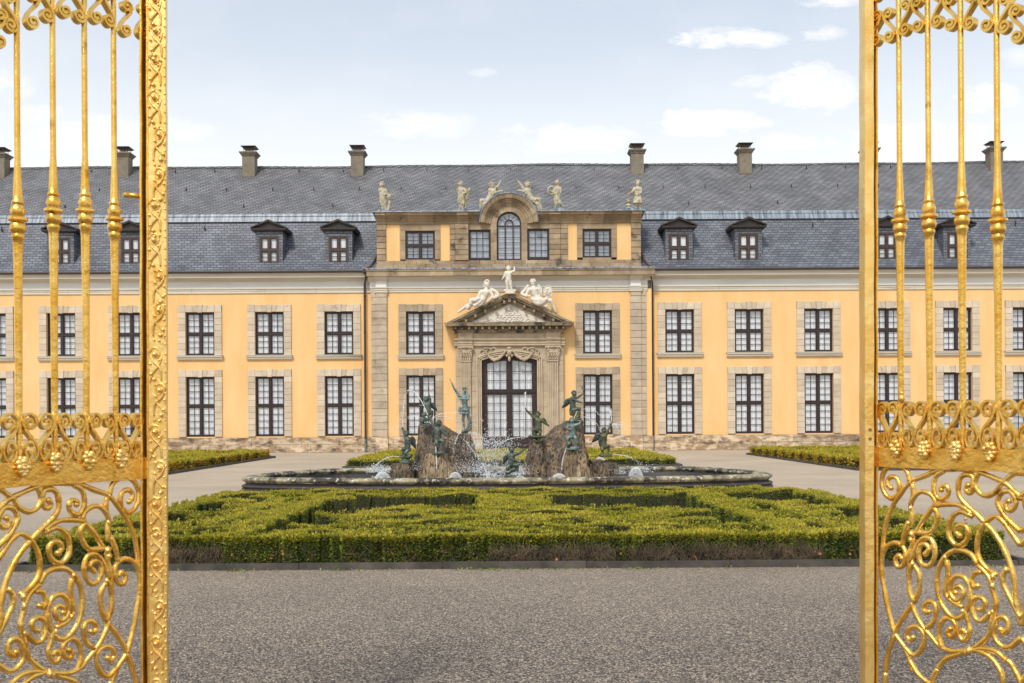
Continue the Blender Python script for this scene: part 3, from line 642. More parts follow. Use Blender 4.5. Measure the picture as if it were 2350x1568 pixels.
for xa,xb in ((ax(860),ARX-1.5),(ARX+1.5,ax(1481))):
    b=BM_(); inner=xb if xb<ARX else xa; outer=xa if xb<ARX else xb
    z=AZ3
    b.add([(xa,YA-.56,z+.005),(xb,YA-.56,z+.005),(xb,YA-.54,z+.045),(xa,YA-.54,z+.045),(xb,YA+2.6,z+(.75 if xb<ARX else .30)),(xa,YA+2.6,z+(.30 if xb<ARX else .75)),(xa,YA+2.6,z-.3),(xb,YA+2.6,z-.3)],[(0,1,2,3),(3,2,4,5),(0,3,5,6),(1,7,4,2),(5,4,7,6),(0,6,7,1)]); b.build('attic_lead_roof','lead')
# side cheeks of the attic with dark copper edge
b=BM_()
for s,px in ((-1,867),(1,1474)):
    b=BM_(); x=ax(px); b.prism([(x,AZ0),(x-s*.25,AZ0),(x-s*.25,AZ2),(x,AZ2)] if s>0 else [(x,AZ0),(x+.25,AZ0),(x+.25,AZ2),(x,AZ2)],YA+.301,2.2); b.build('attic_side','attic')
b=BM_()
for s,px in ((-1,865.5),(1,1475.5)):
    b=BM_(); x=ax(px); P=[(x+s*.50,-.55,9.73),(x+s*.30,-.3,9.95),(x+s*.12,.1,10.4),(x+s*.03,.5,11.0),(x,1.1,11.9)]
    b.tube(cr(P,5),.05,6); b.build('side_flashing','copper')
# attic windows
def simple_win(px0,px1,py0,py1,cols,rows,split):
    w_=ax(px1)-ax(px0); h_=az(py0)-az(py1); wm=window_meshes(w_,h_,cols,rows,split=split,ft=.07,mull=.10,y=.10)
    wm[3].materials.clear(); wm[3].materials.append(MT['blind']); return place_window((ax(px0)+ax(px1))/2,YA,az(py1),wm)
for q in wins: simple_win(*q,2,3,True)
for q in w2: simple_win(*q,3,4,False)
# arched window
b=BM_(); zb=AZ1+.02; y=YA+.12; Rg=AR
def arc(r0,r1,n,y0,y1,b,cz=ARZ):
    for i in range(n):
        a0=PI*i/n; a1=PI*(i+1)/n
        b.prism([(ARX+r0*math.cos(a0),cz+r0*math.sin(a0)),(ARX+r1*math.cos(a0),cz+r1*math.sin(a0)),(ARX+r1*math.cos(a1),cz+r1*math.sin(a1)),(ARX+r0*math.cos(a1),cz+r0*math.sin(a1))],y0,y1)
arc(Rg-.07,Rg,18,y,y+.1,b)
for s in (-1,1): b.box(ARX+s*Rg-(.07 if s>0 else 0),ARX+s*Rg+(.07 if s<0 else 0),y,y+.1,zb,ARZ)
b.box(ARX-Rg+.07,ARX+Rg-.07,y,y+.1,zb,zb+.08)
for s in (-1,1): b.box(ARX+s*.21-.03,ARX+s*.21+.03,y-.01,y+.09,zb+.08,ARZ+.02)
arc(.18,.24,12,y-.008,y+.09,b,ARZ+.02)
b.box(ARX-Rg+.07,ARX-.24,y+.004,y+.09,ARZ-.12,ARZ-.06); b.box(ARX+.24,ARX+Rg-.07,y+.004,y+.09,ARZ-.12,ARZ-.06); b.box(ARX-.18,ARX+.18,y+.004,y+.09,ARZ-.12,ARZ-.06)
aw=b.build('arched_window','frame')
b=BM_()
for a in (30,57,90,123,150):
    a=math.radians(a); b.tube([(ARX+.22*math.cos(a),y+.04,ARZ+.02+.22*math.sin(a)),(ARX+(Rg-.03)*math.cos(a),y+.04,ARZ+(Rg-.03)*math.sin(a))],.012,4)
n=6
for i in range(1,n):
    z=zb+.08+(ARZ-.12-zb-.08)*i/n; b.box(ARX-Rg+.07,ARX-.24,y+.03,y+.055,z-.011,z+.011); b.box(ARX+.24,ARX+Rg-.07,y+.03,y+.055,z-.011,z+.011); b.box(ARX-.18,ARX+.18,y+.03,y+.055,z-.011,z+.011)
b.build('glazing_bars','frame',aw)
poly=[(ARX+Rg*.98*math.cos(PI*i/20),ARZ+Rg*.98*math.sin(PI*i/20)) for i in range(21)]+[(ARX-Rg*.98,zb),(ARX+Rg*.98,zb)]
b=BM_(); b.add([(x,y+.05,z) for x,z in poly],[tuple(range(len(poly)))]); b.build('pane','glass',aw)
b=BM_(); b.add([(x,y+.12,z) for x,z in poly],[tuple(range(len(poly)))]); b.build('curtain','blind',aw)
# downpipes
for px,s in ((838.5,-1),(1499,1)):
    x=lx(px,-.2); b=BM_(); b.tube([(x-s*.16,-.62,9.42),(x-s*.13,-.60,9.25),(x-s*.02,-.22,8.95),(x,-.18,8.7),(x,-.18,.7)],.055,10)
    for z in (8.3,6.4,4.3,2.2): b.tube([(x,-.18,z-.03),(x,-.18,z+.03)],.07,10); b.box(x-.02,x+.02,-.18,0,z-.02,z+.02)
    o=b.build('downpipe','gutter',smooth=40)
    c=BM_(); c.box(x-s*.16-.17,x-s*.16+.17,-.80,-.48,9.50,9.66); c.add([(x-s*.16-.15,-.78,9.50),(x-s*.16+.15,-.78,9.50),(x-s*.16+.15,-.5,9.50),(x-s*.16-.15,-.5,9.50),(x-s*.16-.07,-.68,9.38),(x-s*.16+.07,-.68,9.38),(x-s*.16+.07,-.55,9.38),(x-s*.16-.07,-.55,9.38)],[(0,3,2,1),(4,5,6,7),(0,1,5,4),(1,2,6,5),(2,3,7,6),(3,0,4,7)]); c.build('hopper_head','gutter',o)
    c=BM_(); c.tube([(x,-.18,.7),(x,-.18,.08),(x,-.24,.02)],.062,10); c.build('pipe_foot','bronze2',o)
#@@PORTAL
YP=-.62
def qx(px): return lx(px,YP)
def qz(py): return lz(py,YP)
b=BM_()
# jambs: outer strip, inner jamb blocks up to the arch head
ZT=qz(793.6)
for s,(a,c,d,e) in ((-1,(1046,1106.5,1046,1058)),(1,(1233,1294,1282,1294))):
    n=6; h=(ZT-.75)/n
    for i in range(n):
        b.box(qx(a)+.004,qx(c)-.004,YP,YC+.3,.75+i*h+.003,.75+(i+1)*h-.003)
# head above the door (segmental arch)
DX0,DX1=qx(1106.5),qx(1233); DC=(DX0+DX1)/2; DZS=qz(827); DZC=qz(816)
def archz(x,s=DZS,c=DZC,hw=(DX1-DX0)/2): return s+(c-s)*(1-((x-DC)/hw)**2)
n=16
for i in range(n):
    x0=DX0+(DX1-DX0)*i/n; x1=DX0+(DX1-DX0)*(i+1)/n
    b.prism([(x0,archz(x0)),(x1,archz(x1)),(x1,ZT),(x0,ZT)],YP+.0,YC+.3)
# pedestals
for a,c in ((1043,1107),(1232.5,1297)): b.box(qx(a),qx(c),YP-.12,YC+.1,0,.70); b.box(qx(a)-.03,qx(c)+.03,YP-.16,YC+.1,.70,.78)
P_=b.build('portal','portal',bevel=.01)
b=BM_()  # stepped archivolt mouldings round the door
for k,(off,dep) in enumerate(((0.0,.03),(.10,.06),(.2,.10))):
    path=[(DX0-off-.05,.78),(DX0-off-.05,archz(DX0)+off*.6)]+[(DX0+(DX1-DX0)*i/14,archz(DX0+(DX1-DX0)*i/14)+off+.05) for i in range(15)]+[(DX1+off+.05,archz(DX1)+off*.6),(DX1+off+.05,.78)]
    b.tube([(x,YP-dep+.03,z) for x,z in path],1,sq=(.035,.05),up=(0,1,0))
b.build('archivolt','portal',P_)
for (a,c) in ((1058,1081.5),(1257.8,1282)):
    x0,x1=qx(a),qx(c); b=BM_(); z0,z1=.98,qz(829); b.box(x0,x1,YP-.12,YP,z0,z1); nf=6; wf=(x1-x0)/nf
    for i in range(nf): 
        xc=x0+wf*(i+.5); b.mould([(0,0)]*0 or [(YP-.165,z0+.1),(YP-.165,z1-.06),(YP-.12,z1-.06),(YP-.12,z0+.1)],xc-wf*.30,xc+wf*.30)
    b.box(x0-.05,x1+.05,YP-.19,YP,.781,.88); b.box(x0-.025,x1+.025,YP-.17,YP,.88,.98)
    pl=b.build('pilaster','portal',P_)
    b=BM_(); zc0,zc1=z1,qz(794.5); H=zc1-zc0
    b.prism([(x0,zc0+.001),(x1,zc0+.001),(x1+.10,zc1-.09),(x0-.10,zc1-.09)],YP-.18,YP); b.box(x0-.14,x1+.14,YP-.26,YP,zc1-.09,zc1); b.box(x0-.02,x1+.02,YP-.2,YP,zc0-.03,zc0+.03)
    for row,(zr,nl,rr_) in enumerate(((zc0+.14,5,.075),(zc0+.34,4,.08))):
        for i in range(nl):
            xc=x0+(x1-x0)*(i+.5)/nl; b.ball((xc,YP-.2-.03*row,zr),rr_,8,6,(.75,.6,1.5)); b.ball((xc,YP-.27-.03*row,zr+.1),rr_*.5,8,5)
    for s in (-1,1):
        xc=(x0+x1)/2+s*((x1-x0)/2+.03)
        b.tube([(xc+s*r*math.cos(t)*1.0,YP-.24,zc1-.19+r*math.sin(t)) for t,r in [(i*.5,.13-.0085*i) for i in range(14)]],.022,6)
    b.ball(((x0+x1)/2,YP-.27,zc1-.06),.06,8,6)
    b.build('capital','portal',P_,smooth=50)
# entablature of the portal
b=BM_(); z0=qz(793.6); z1=qz(777); z2=qz(763.5)
b.mould([(YP-.14,z0+.002),(YP-.14,z0+.11),(YP-.17,z0+.12),(YP-.17,z0+.25),(YP-.25,z0+.29),(YP-.28,z1),(YC,z1),(YC,z0+.002)],qx(1043),qx(1297))
b.mould([(YP-.10,z1+.001),(YP-.10,z2),(YC,z2),(YC,z1+.001)],qx(1054),qx(1288))
for a,c in ((1053,1086),(1254,1287)): b.mould([(YP-.20,z1+.004),(YP-.20,z2-.01),(YC,z2-.01),(YC,z1+.004)],qx(a),qx(c)); b.mould([(YP-.22,z0+.004),(YP-.22,z0+.12),(YP-.26,z0+.13),(YP-.26,z0+.25),(YP-.33,z0+.29),(YP-.36,z1-.003),(YC,z1-.003),(YC,z0+.004)],qx(a),qx(c))
b.build('entablature','portal',P_)
# horizontal cornice with blocks
YD=-1.05
def rx(px): return lx(px,YD)
def rz(py): return lz(py,YD)
b=BM_(); zc=rz(763); zt=rz(741)
b.mould([(YP-.22,zc),(YP-.26,zc+.08),(YP-.38,zc+.12),(YP-.38,zc+.16),(YC,zc+.16),(YC,zc)],rx(1044),rx(1298))
zb_=zc+.16; zk=zb_+.17
b.mould([(YP-.30,zb_+.001),(YP-.30,zk),(YC,zk),(YC,zb_+.001)],rx(1040),rx(1302))
b.mould([(YD-.28,zk+.001),(YD-.30,zk+.08),(YD-.34,zt),(YC,zt),(YC,zk+.001)],rx(1028),rx(1312))
b.prism([(rx(1028.2),zk+.003),(rx(1028.2),zt-.003),(rx(1020),zt-.003),(rx(1025),zk+.003)],YD-.33,YC); b.prism([(rx(1311.8),zk+.003),(rx(1311.8),zt-.003),(rx(1320),zt-.003),(rx(1315),zk+.003)],YD-.33,YC)
HCo=b.build('pediment_cornice','dark_stone',P_)
b=BM_()
for i in range(17):
    x=rx(1047)+(rx(1294)-rx(1047))*i/16; b=BM_(); b.box(x-.055,x+.055,YD-.18,YP-.30,zb_+.02,zk-.002); b.build('cornice_block','dark_stone',P_)
# raking cornice
AX_=rx(1170.8); AZ_=rz(671.5); EZ=zt+.01; EX0=rx(1026); EX1=rx(1316)
def rake(b,t0,t1,yf,yb,trim=0,eps=0):
    for s,ex in ((-1,EX0),(1,EX1)):
        sl=(AZ_-EZ-.0)/(abs(ex-AX_)); 
        def zat(x,t): return AZ_-sl*abs(x-AX_)-t
        xe0=AX_+s*((AZ_-t0-EZ)/sl); xe1=AX_+s*((AZ_-t1-EZ)/sl)
        P=[(AX_,AZ_-t0),(xe0,EZ+eps),(xe1,EZ+eps),(AX_,AZ_-t1)]
        if s>0: P=P[::-1]
        b.prism(P,yf,yb)
for i in range(6):
    for s,ex in ((-1,EX0),(1,EX1)):
        f=(i+.55)/6.6; x=AX_+(ex-AX_)*f; z=AZ_-(AZ_-EZ)*f-.30; b=BM_(); b.box(x-.06,x+.06,YD-.16,YP-.2,z-.15,z+.0); b.build('cornice_block','dark_stone',P_)
b=BM_(); b.box(AX_-.08,AX_+.08,YD-.17,YP-.2,AZ_-.50,AZ_-.3)
b.build('cornice_block','dark_stone',P_)
b=BM_(); rake(b,0,.13,YD-.18,YC); rake(b,.13,.24,YD-.10,YC,eps=.001); b.build('raking_cornice','dark_stone',P_)
b=BM_(); rake(b,.24,.44,YP-.34,YC,eps=.002); rake(b,.44,.56,YP-.27,YC,eps=.003); b.build('raking_moulding','dark_stone',P_)
b=BM_(); 
sl=(AZ_-EZ)/(EX1-AX_); hwid=(AZ_-.56-EZ)/sl; b.prism([(AX_-hwid,EZ),(AX_+hwid,EZ),(AX_,AZ_-.56)],YP-.20,YC); b.build('tympanum','marble',P_)
b=BM_(); zz=EZ; yy=YP-.22
def rel(pts,r=.022): b.tube(cr([(AX_+x,yy,zz+z) for x,z in pts],5),r,6)
def both(pts,r=.022): rel(pts,r); rel([(-x,z) for x,z in pts],r)
both([(.02,.62),(.17,.66),(.25,.56),(.2,.45),(.08,.42),(.02,.5),(.10,.56)]); both([(0,.35),(.12,.28),(.2,.15),(.12,.06),(.0,.12),(-.12,.30),(-.05,.36)])
both([(.2,.34),(.32,.30),(.36,.16),(.28,.07),(.2,.14),(.28,.22)]); both([(.22,.12),(.40,.10),(.52,.18),(.48,.32),(.38,.30),(.42,.2)])
both([(.45,.08),(.6,.12),(.72,.24),(.62,.33),(.56,.25)]); both([(.6,.06),(.8,.1),(.95,.2),(1.1,.16)],.018); both([(.7,.04),(.95,.07),(1.2,.12),(1.4,.08)],.016); both([(.35,.42),(.5,.40),(.62,.44),(.55,.52)],.016)
for i in range(9): b.ball((AX_-.2+.05*i,yy-.01,zz+.70+.015*math.sin(i)),.032,6,5)
both([(.0,.84),(.12,.83),(.2,.74),(.18,.70)],.03); rel([(0,.70),(0,.88)],.035); b.ball((AX_,yy-.01,zz+.91),.03,6,5)
b.build('carved_cipher','marble',P_,smooth=True)
# garland, mask and scroll leaves over the door
zg=qz(797)
for s in (-1,1):
    b=BM_()
    for (xa,za,xb,zb2,sagg) in ((.22,-.25,1.25,-.28,.42),):
        for i in range(26):
            t=i/25; x=xa+(xb-xa)*t; z=za+(zb2-za)*t-sagg*math.sin(PI*t)*(.9 if t<.5 else .95); rad=.055+.05*math.sin(PI*t)
            for q in range(3): b.ball((DC+s*x+rr.uniform(-.02,.02),YP-.12-rr.uniform(0,.05),zg+z+rr.uniform(-.03,.03)),rad*rr.uniform(.6,.9),6,5)
    b.build('garland','portal',P_,smooth=True)
b=BM_()
for s in (-1,1):
    for pts in ([(1.4,-.1),(1.55,-.2),(1.5,-.42),(1.3,-.5),(1.2,-.38),(1.3,-.28)],[(1.35,-.06),(1.1,-.05),(.95,-.18),(1.05,-.3)],[(1.0,-.08),(.8,-.04),(.68,-.14),(.78,-.24)],[(1.45,-.4),(1.6,-.5),(1.5,-.62)],[(1.15,-.12),(1.2,-.2),(1.32,-.16)]):
        b=BM_(); b.tube(cr([(DC+s*x,YP-.08,zg+z) for x,z in pts],5),.035,6); b.build('scroll_leaf','portal',P_,smooth=True)
b=BM_(); b.ball((DC,YP-.16,zg-.30),.15,10,8,(.8,.8,1.25)); b.ball((DC,YP-.28,zg-.32),.035,6,5,(.8,1,1.4)); b.ball((DC,YP-.16,zg-.07),.13,8,6,(1.1,.8,.7)); b.ball((DC,YP-.14,zg-.62),.10,8,6,(.8,.8,1.6))
for s in (-1,1): b.ball((DC+s*.12,YP-.15,zg-.2),.08,8,6); b.ball((DC+s*.05,YP-.26,zg-.26),.03,6,5); b.ball((DC+s*.13,YP-.12,zg-.45),.06,6,5,(1,1,1.6))
b.build('keystone_mask','portal',P_,smooth=True)
# door
YDo=YP+.30
b=BM_(); zt_=lambda x: archz(x)+.02
n=16
zmid0,zmid1=qz(906),qz(893)
for x0,x1 in ((DX0-.03,DX0+.27),(DX1-.27,DX1+.03),(DC-.16,DC+.16)): b.box(x0,x1,YDo,YDo+.1,.12,archz(min(max((x0+x1)/2,DX0),DX1))+.05)
def seg_(x0,x1):
    m=8
    for i in range(m):
        a=x0+(x1-x0)*i/m; c=x0+(x1-x0)*(i+1)/m; b.prism([(a,archz(a)-.25),(c,archz(c)-.25),(c,archz(c)+.05),(a,archz(a)+.05)],YDo+.001,YDo+.099)
seg_(DX0+.27,DC-.16); seg_(DC+.16,DX1-.27)
for x0,x1 in ((DX0+.27,DC-.16),(DC+.16,DX1-.27)): b.box(x0,x1,YDo+.002,YDo+.098,zmid0,zmid1); b.box(x0,x1,YDo+.002,YDo+.098,.12,.80)
b.box(DX0,DX1,YDo-.05,YDo-.002,(zmid0+zmid1)/2-.04,(zmid0+zmid1)/2+.06)
for s in (-1,1):
    for (za,zb2) in ((.24,.66),): 
        x0,x1=sorted((DC+s*.22,DC+s*1.15)); b.box(x0,x1,YDo-.02,YDo-.001,za,zb2)
D_=b.build('door','frame')
b=BM_()
for x0,x1 in ((DX0+.27,DC-.16),(DC+.16,DX1-.27)):
    for za,zb2,rows in ((.80,zmid0,5),(zmid1,DZS-.10,3)):
        for i in range(1,3):
            x=x0+(x1-x0)*i/3; b.box(x-.015,x+.015,YDo+.03,YDo+.07,za,zb2+(.12 if rows==3 else 0))
        for j in range(1,rows):
            z=za+(zb2-za)*j/rows; b.box(x0,x1,YDo+.035,YDo+.065,z-.014,z+.014)
b.build('glazing_bars','frame',D_)
b=BM_(); b.add([(DX0,YDo+.05,.3),(DX1,YDo+.05,.3),(DX1,YDo+.05,DZS+.1),(DX0,YDo+.05,DZS+.1)],[(0,1,2,3)]); b.build('pane','glass',D_)
b=BM_(); n=90; vs=[]
for i in range(n+1):
    x=DX0+(DX1-DX0)*i/n; yv=YDo+.14+.02*math.sin(i*1.1)+.012*math.sin(i*2.7); vs+=[(x,yv,.3),(x,yv,DZC+.02)]
b.add(vs,[(2*i,2*i+2,2*i+3,2*i+1) for i in range(n)]); b.build('curtain','curtain',D_)
b=BM_()
for s in (-1,1): b.ball((DC+s*.06,YDo-.06,1.35),.03,8,6)
b.build('door_handle','copper',D_,smooth=True)
b=BM_(); b.box(DX0-.1,DX1+.1,YP-.6,YDo+.3,0,.06); b.box(DX0,DX1,YP-.25,YDo+.3,.061,.12); b.build('door_step','pale')
#@@HEDGES
# ---------------------------------------------------------------- hedges
def leafcloud(P,Nrm,Lm,Wm,jit=.6,up=.5):
    n=len(P); R=np.random.normal(size=(n,3))*jit; A=Nrm+R; A[:,2]+=up; A/=np.linalg.norm(A,axis=1)[:,None]
    T=np.cross(A,np.random.normal(size=(n,3))); T/=np.linalg.norm(T,axis=1)[:,None]+1e-9
    Ls=Lm*np.random.uniform(.6,1.4,n)[:,None]; Ws=Wm*np.random.uniform(.6,1.4,n)[:,None]
    v=np.stack([P,P+A*Ls*.55+T*Ws,P+A*Ls,P+A*Ls*.5-T*Ws],1).reshape(-1,3); return v
def quads_obj(name,groups,parent,mats):
    V=np.concatenate([g for g,_ in groups]); nv=len(V); nf=nv//4; off=np.array(wloc(parent)) if parent is not None else np.zeros(3)
    me=bpy.data.meshes.new(name); me.vertices.add(nv); me.vertices.foreach_set('co',(V-off).astype(np.float32).ravel()); me.loops.add(nv); me.loops.foreach_set('vertex_index',np.arange(nv,dtype=np.int32))
    me.polygons.add(nf); me.polygons.foreach_set('loop_start',np.arange(0,nv,4,dtype=np.int32)); me.polygons.foreach_set('loop_total',np.full(nf,4,dtype=np.int32))
    mi=np.concatenate([np.full(len(g)//4,m,dtype=np.int32) for g,m in groups])
    for m in mats: me.materials.append(MT[m])
    me.polygons.foreach_set('material_index',mi); me.update(calc_edges=True); o=bpy.data.objects.new(name,me); COL.objects.link(o); o.parent=parent; return o
def hedge(label,adds,subs,H,cell=.06,dens=650,leaf=(.055,.012),twig=None,group=None,mats=('leaf','leafside'),hvar=.02,sd=900,name='clipped_hedge',wob=.04,thr=None):
    xs=[a[0] for a in adds]+[a[1] for a in adds]; ys=[a[2] for a in adds]+[a[3] for a in adds]
    pd=cell*3+wob*2.5; x0,x1,y0,y1=min(xs)-pd,max(xs)+pd,min(ys)-pd,max(ys)+pd; nx=int((x1-x0)/cell)+1; ny=int((y1-y0)/cell)+1
    X=x0+(np.arange(nx)+.5)*cell; Y=y0+(np.arange(ny)+.5)*cell; XX,YY=np.meshgrid(X,Y,indexing='ij')
    wx=wob*np.sin(YY*5.1+XX*2.3)+wob*.6*np.sin(YY*11+1)+wob*.5*np.sin(XX*17+YY*9); wy=wob*np.sin(XX*4.3+1.7)+wob*.6*np.sin(XX*9.7)+wob*.4*np.sin(XX*21+YY*6)
    Mk=np.zeros((nx,ny),bool)
    def reg(a):
        if len(a)==5 and a[4]=='o': return ((XX+wx-(a[0]+a[1])/2)/((a[1]-a[0])/2))**2+((YY+wy-(a[2]+a[3])/2)/((a[3]-a[2])/2))**2<1
        return (XX+wx>a[0])&(XX+wx<a[1])&(YY+wy>a[2])&(YY+wy<a[3])
    for a in adds: Mk|=reg(a)
    for a in subs: Mk&=~reg(a)
    Mk[0,:]=Mk[-1,:]=False; Mk[:,0]=Mk[:,-1]=False
    def hgt(x,y): return H+hvar*np.sin(x*3.1+y*1.3)+hvar*.8*np.sin(x*7.7-y*4.1)+hvar*.6*np.sin(x*1.3+y*8.0)
    cxm=float(XX[Mk].mean()); cym=float(YY[Mk].mean())
    root=empty(name,(cxm,cym,0)); tag(root,label,'hedge',group)
    # body
    vid={}; V=[]; Fc=[]
    def vert(i,j,k):
        key=(i,j,k)
        if key not in vid:
            x=x0+i*cell; y=y0+j*cell; hh=float(hgt(np.float64(x),np.float64(y)))-.035; vid[key]=len(V); V.append((x,y,hh if k else 0.0))
        return vid[key]
    sidesP=[];sidesN=[]
    for i,j in zip(*np.nonzero(Mk)):
        Fc.append((vert(i,j,1),vert(i+1,j,1),vert(i+1,j+1,1),vert(i,j+1,1)))
        for di,dj,e in ((1,0,((i+1,j),(i+1,j+1))),(-1,0,((i,j+1),(i,j))),(0,1,((i+1,j+1),(i,j+1))),(0,-1,((i,j),(i+1,j)))):
            if not Mk[i+di,j+dj] :
                (a,b_),(c,d)=e; Fc.append((vert(a,b_,0),vert(c,d,0),vert(c,d,1),vert(a,b_,1)))
                if dj==1: 
                    if random.random()<.75: continue
                m=np.random.poisson(sd*cell*H)
                if m:
                    t=np.random.rand(m); z=np.random.rand(m)**.8*H; px=x0+(a+(c-a)*t)*cell; py=y0+(b_+(d-b_)*t)*cell
                    if twig is not None:
                        keep=(z>.18*H)&np.array([ (zz>H*(.50+.10*math.sin(q*9)+.06*math.sin(q*23))) or not twig(q,w__) for q,w__,zz in zip(px,py,z)]) | np.array([not twig(q,w__) for q,w__ in zip(px,py)]) | (np.random.rand(m)<.03)
                        px,py,z=px[keep],py[keep],z[keep]; m=len(px)
                    if m: sidesP.append(np.stack([px-di*.01,py-dj*.01,z],1)); sidesN.append(np.tile([di,dj,0.0],(m,1)))
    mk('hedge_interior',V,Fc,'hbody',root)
    ii,jj=np.nonzero(Mk); nt_=int(len(ii)*cell*cell*dens); q=np.random.randint(0,len(ii),nt_)
    px=x0+(ii[q]+np.random.rand(nt_))*cell; py=y0+(jj[q]+np.random.rand(nt_))*cell; pz=hgt(px,py)-.03
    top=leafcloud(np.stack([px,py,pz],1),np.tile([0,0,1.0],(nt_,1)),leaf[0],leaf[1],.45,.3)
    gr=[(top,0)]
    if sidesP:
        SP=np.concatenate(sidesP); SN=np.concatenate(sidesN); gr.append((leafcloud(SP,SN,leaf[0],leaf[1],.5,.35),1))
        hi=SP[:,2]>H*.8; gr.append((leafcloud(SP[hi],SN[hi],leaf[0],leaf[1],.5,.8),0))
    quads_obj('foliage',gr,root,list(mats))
    return root
XL,XR,Y0,Y1=-5.42,5.52,11.27,19.25
def brown(x,y):
    if y<11.65: return (-.25<x<1.15) or (1.32<x<3.45) or (-4.3<x<-3.3)
    return 17.3<y<18.3 and math.sin(x*2.1)>-.6
HH=.345; LF=(.032,.0075); G1='clipped hedges of the front parterre'
K=dict(group=G1,dens=2500,sd=3000,leaf=LF)
hedge('long low front hedge along the dark kerb, with bare brown twigs at its right',[(XL,XR,Y0,11.62)],[(-2.35,-2.05,11.42,11.7)],HH,twig=brown,group=G1,dens=2600,sd=6500,leaf=(.045,.0085))
hedge('rear hedge of the front parterre, close before the basin rim',[(XL+.75,XR-.75,18.8,19.25),(-5.0,-.5,18.12,18.36),(-.1,5.0,18.15,18.38),(-2.75,2.85,17.6,17.86)],[],HH,twig=brown,**K)
hedge('left side hedge of the front parterre, beside the gravel path',[(XL,-5.05,11.62,18.6),(XL+.3,-4.5,18.3,18.9)],[],HH,**K)
hedge('right side hedge of the front parterre, beside the gravel path',[(5.12,XR,11.62,18.6),(4.6,XR-.2,18.3,18.9)],[],HH,**K)
hedge('straight hedge running back from the left end of the white pebble gap',[(-3.62,-3.12,11.62,18.1),(-3.12,-2.75,16.9,17.3)],[],HH,**K)
hedge('straight hedge running back from the right end of the white pebble gap',[(3.12,3.62,11.62,18.1)],[],HH,**K)
dash=[(x,x+l,y,y+.30) for x,y,l in ((-1.9,13.45,.7),(-.7,13.3,.6),(.6,13.5,.8),(1.5,13.25,.5),(-1.4,14.0,.9),(.1,13.95,.7),(1.1,14.1,.7),(-2.0,14.45,.5),(-.5,14.5,.8),(.9,14.65,.9),(-1.3,14.95,.8),(0,15.1,.5),(-.2,16.1,.45),(-.9,12.95,.7),(.4,12.92,.6))]
hedge('wide curling hedge ornament filling the middle of the front parterre',[(-2.9,1.1,11.93,12.13),(-2.75,.1,12.42,12.66),(.5,2.9,12.36,12.62),(-2.5,2.4,12.85,15.35,'o'),(-2.3,-1.2,12.9,13.3),(1.0,2.6,12.95,13.35),(1.5,2.9,11.95,12.14),(-.55,.6,15.1,17.6),(-1.9,1.8,14.95,15.35),(-2.8,-2.1,14.1,14.5),(2.1,2.8,14.2,14.6)],dash,HH,**K)
hedge('stepped hedge ornament inside the left compartment of the parterre',[(-4.85,-3.85,11.93,12.15),(-4.6,-3.62,12.5,12.75),(-5.05,-4.2,13.1,13.4),(-4.5,-3.62,13.8,14.15),(-5.05,-4.2,14.6,14.95),(-4.5,-3.62,15.5,15.85),(-5.05,-4.3,16.4,16.8),(-4.5,-3.62,17.3,17.7),(-4.1,-3.8,12.8,17.3)],[],HH,**K)
hedge('stepped hedge ornament inside the right compartment of the parterre',[(3.85,4.85,11.95,12.17),(3.62,4.7,12.55,12.8),(4.2,5.12,13.15,13.45),(3.62,4.6,13.9,14.25),(4.2,5.12,14.75,15.1),(3.62,4.6,15.6,15.95),(3.95,4.25,12.8,15.7)],[],HH,**K)
# bare twigs and dead leaves on the brown stretches of hedge: parts of their hedges are kept simple, one mesh under the front hedge
front_h=[o for o in COL.objects if o.name.startswith('clipped_hedge') and o.parent is None and o.type=='EMPTY'][0]
tw=MB()
for i in range(7000):
    x=random.uniform(XL,XR)
    y=Y0+random.uniform(-.02,.02)
    wvy=.04*math.sin(x*4.3+1.7)+.024*math.sin(x*9.7)+.016*math.sin(x*21+Y0*6)
    isb=brown(x,y)
    if not isb and random.random()<.96: continue
    z=random.uniform(0,.17); l=random.uniform(.05,.17); a=random.gauss(0,.6); y-=.03*math.sin(x*5.1*0); 
    yb=y-wvy-.02-.05*random.random(); p=Vector((x,yb,z)); q=p+Vector((math.sin(a)*l,-random.uniform(.0,.03),math.cos(a)*l)); m=(p+q)/2+Vector((random.gauss(0,.015),-.008,0)); r=random.uniform(.0018,.0042)
    tw.tube([p,m,q],[r,r*.8,r*.4],3)
tw.build('bare_twigs','twig',front_h)
dl=[];
P=np.stack([np.random.uniform(XL,XR,260),np.full(260,Y0-.06)+np.random.uniform(-.06,.03,260),np.random.uniform(0.0,.2,260)],1); P[:130,2]=.012
quads_obj('dead_leaves',[(leafcloud(P,np.tile([0,-1.0,0],(260,1)),.045,.016,.8,0),0)],front_h,['deadleaf'])
# kerb round the parterre
kb=MB(); kr=random.Random(5)
def kerbline(kb,xa,ya,xb,yb,w_=.06,h=.066,ln=1.0):
    d=Vector((xb-xa,yb-ya,0)); Ln=d.length; d/=Ln; nrm=Vector((-d.y,d.x,0)); t=0
    while t<Ln-.02:
        e=min(t+ln,Ln); a=Vector((xa,ya,0))+d*(t+.004); c=Vector((xa,ya,0))+d*(e-.004); hh=h+kr.uniform(-.012,.012)
        v=[a-nrm*w_/2,c-nrm*w_/2,c+nrm*w_/2,a+nrm*w_/2]; kb.add([(p.x,p.y,0) for p in v]+[(p.x,p.y,hh) for p in v],[(0,3,2,1),(4,5,6,7),(0,1,5,4),(1,2,6,5),(2,3,7,6),(3,0,4,7)]); t=e
KX0,KX1,KY0,KY1=XL-.16,XR+.16,Y0-.17,Y1+.12
for q in ((KX0,KY0,KX1,KY0),(KX1,KY0,KX1,KY1),(KX1,KY1,KX0,KY1),(KX0,KY1,KX0,KY0)): kerbline(kb,*q,ln=1.6)
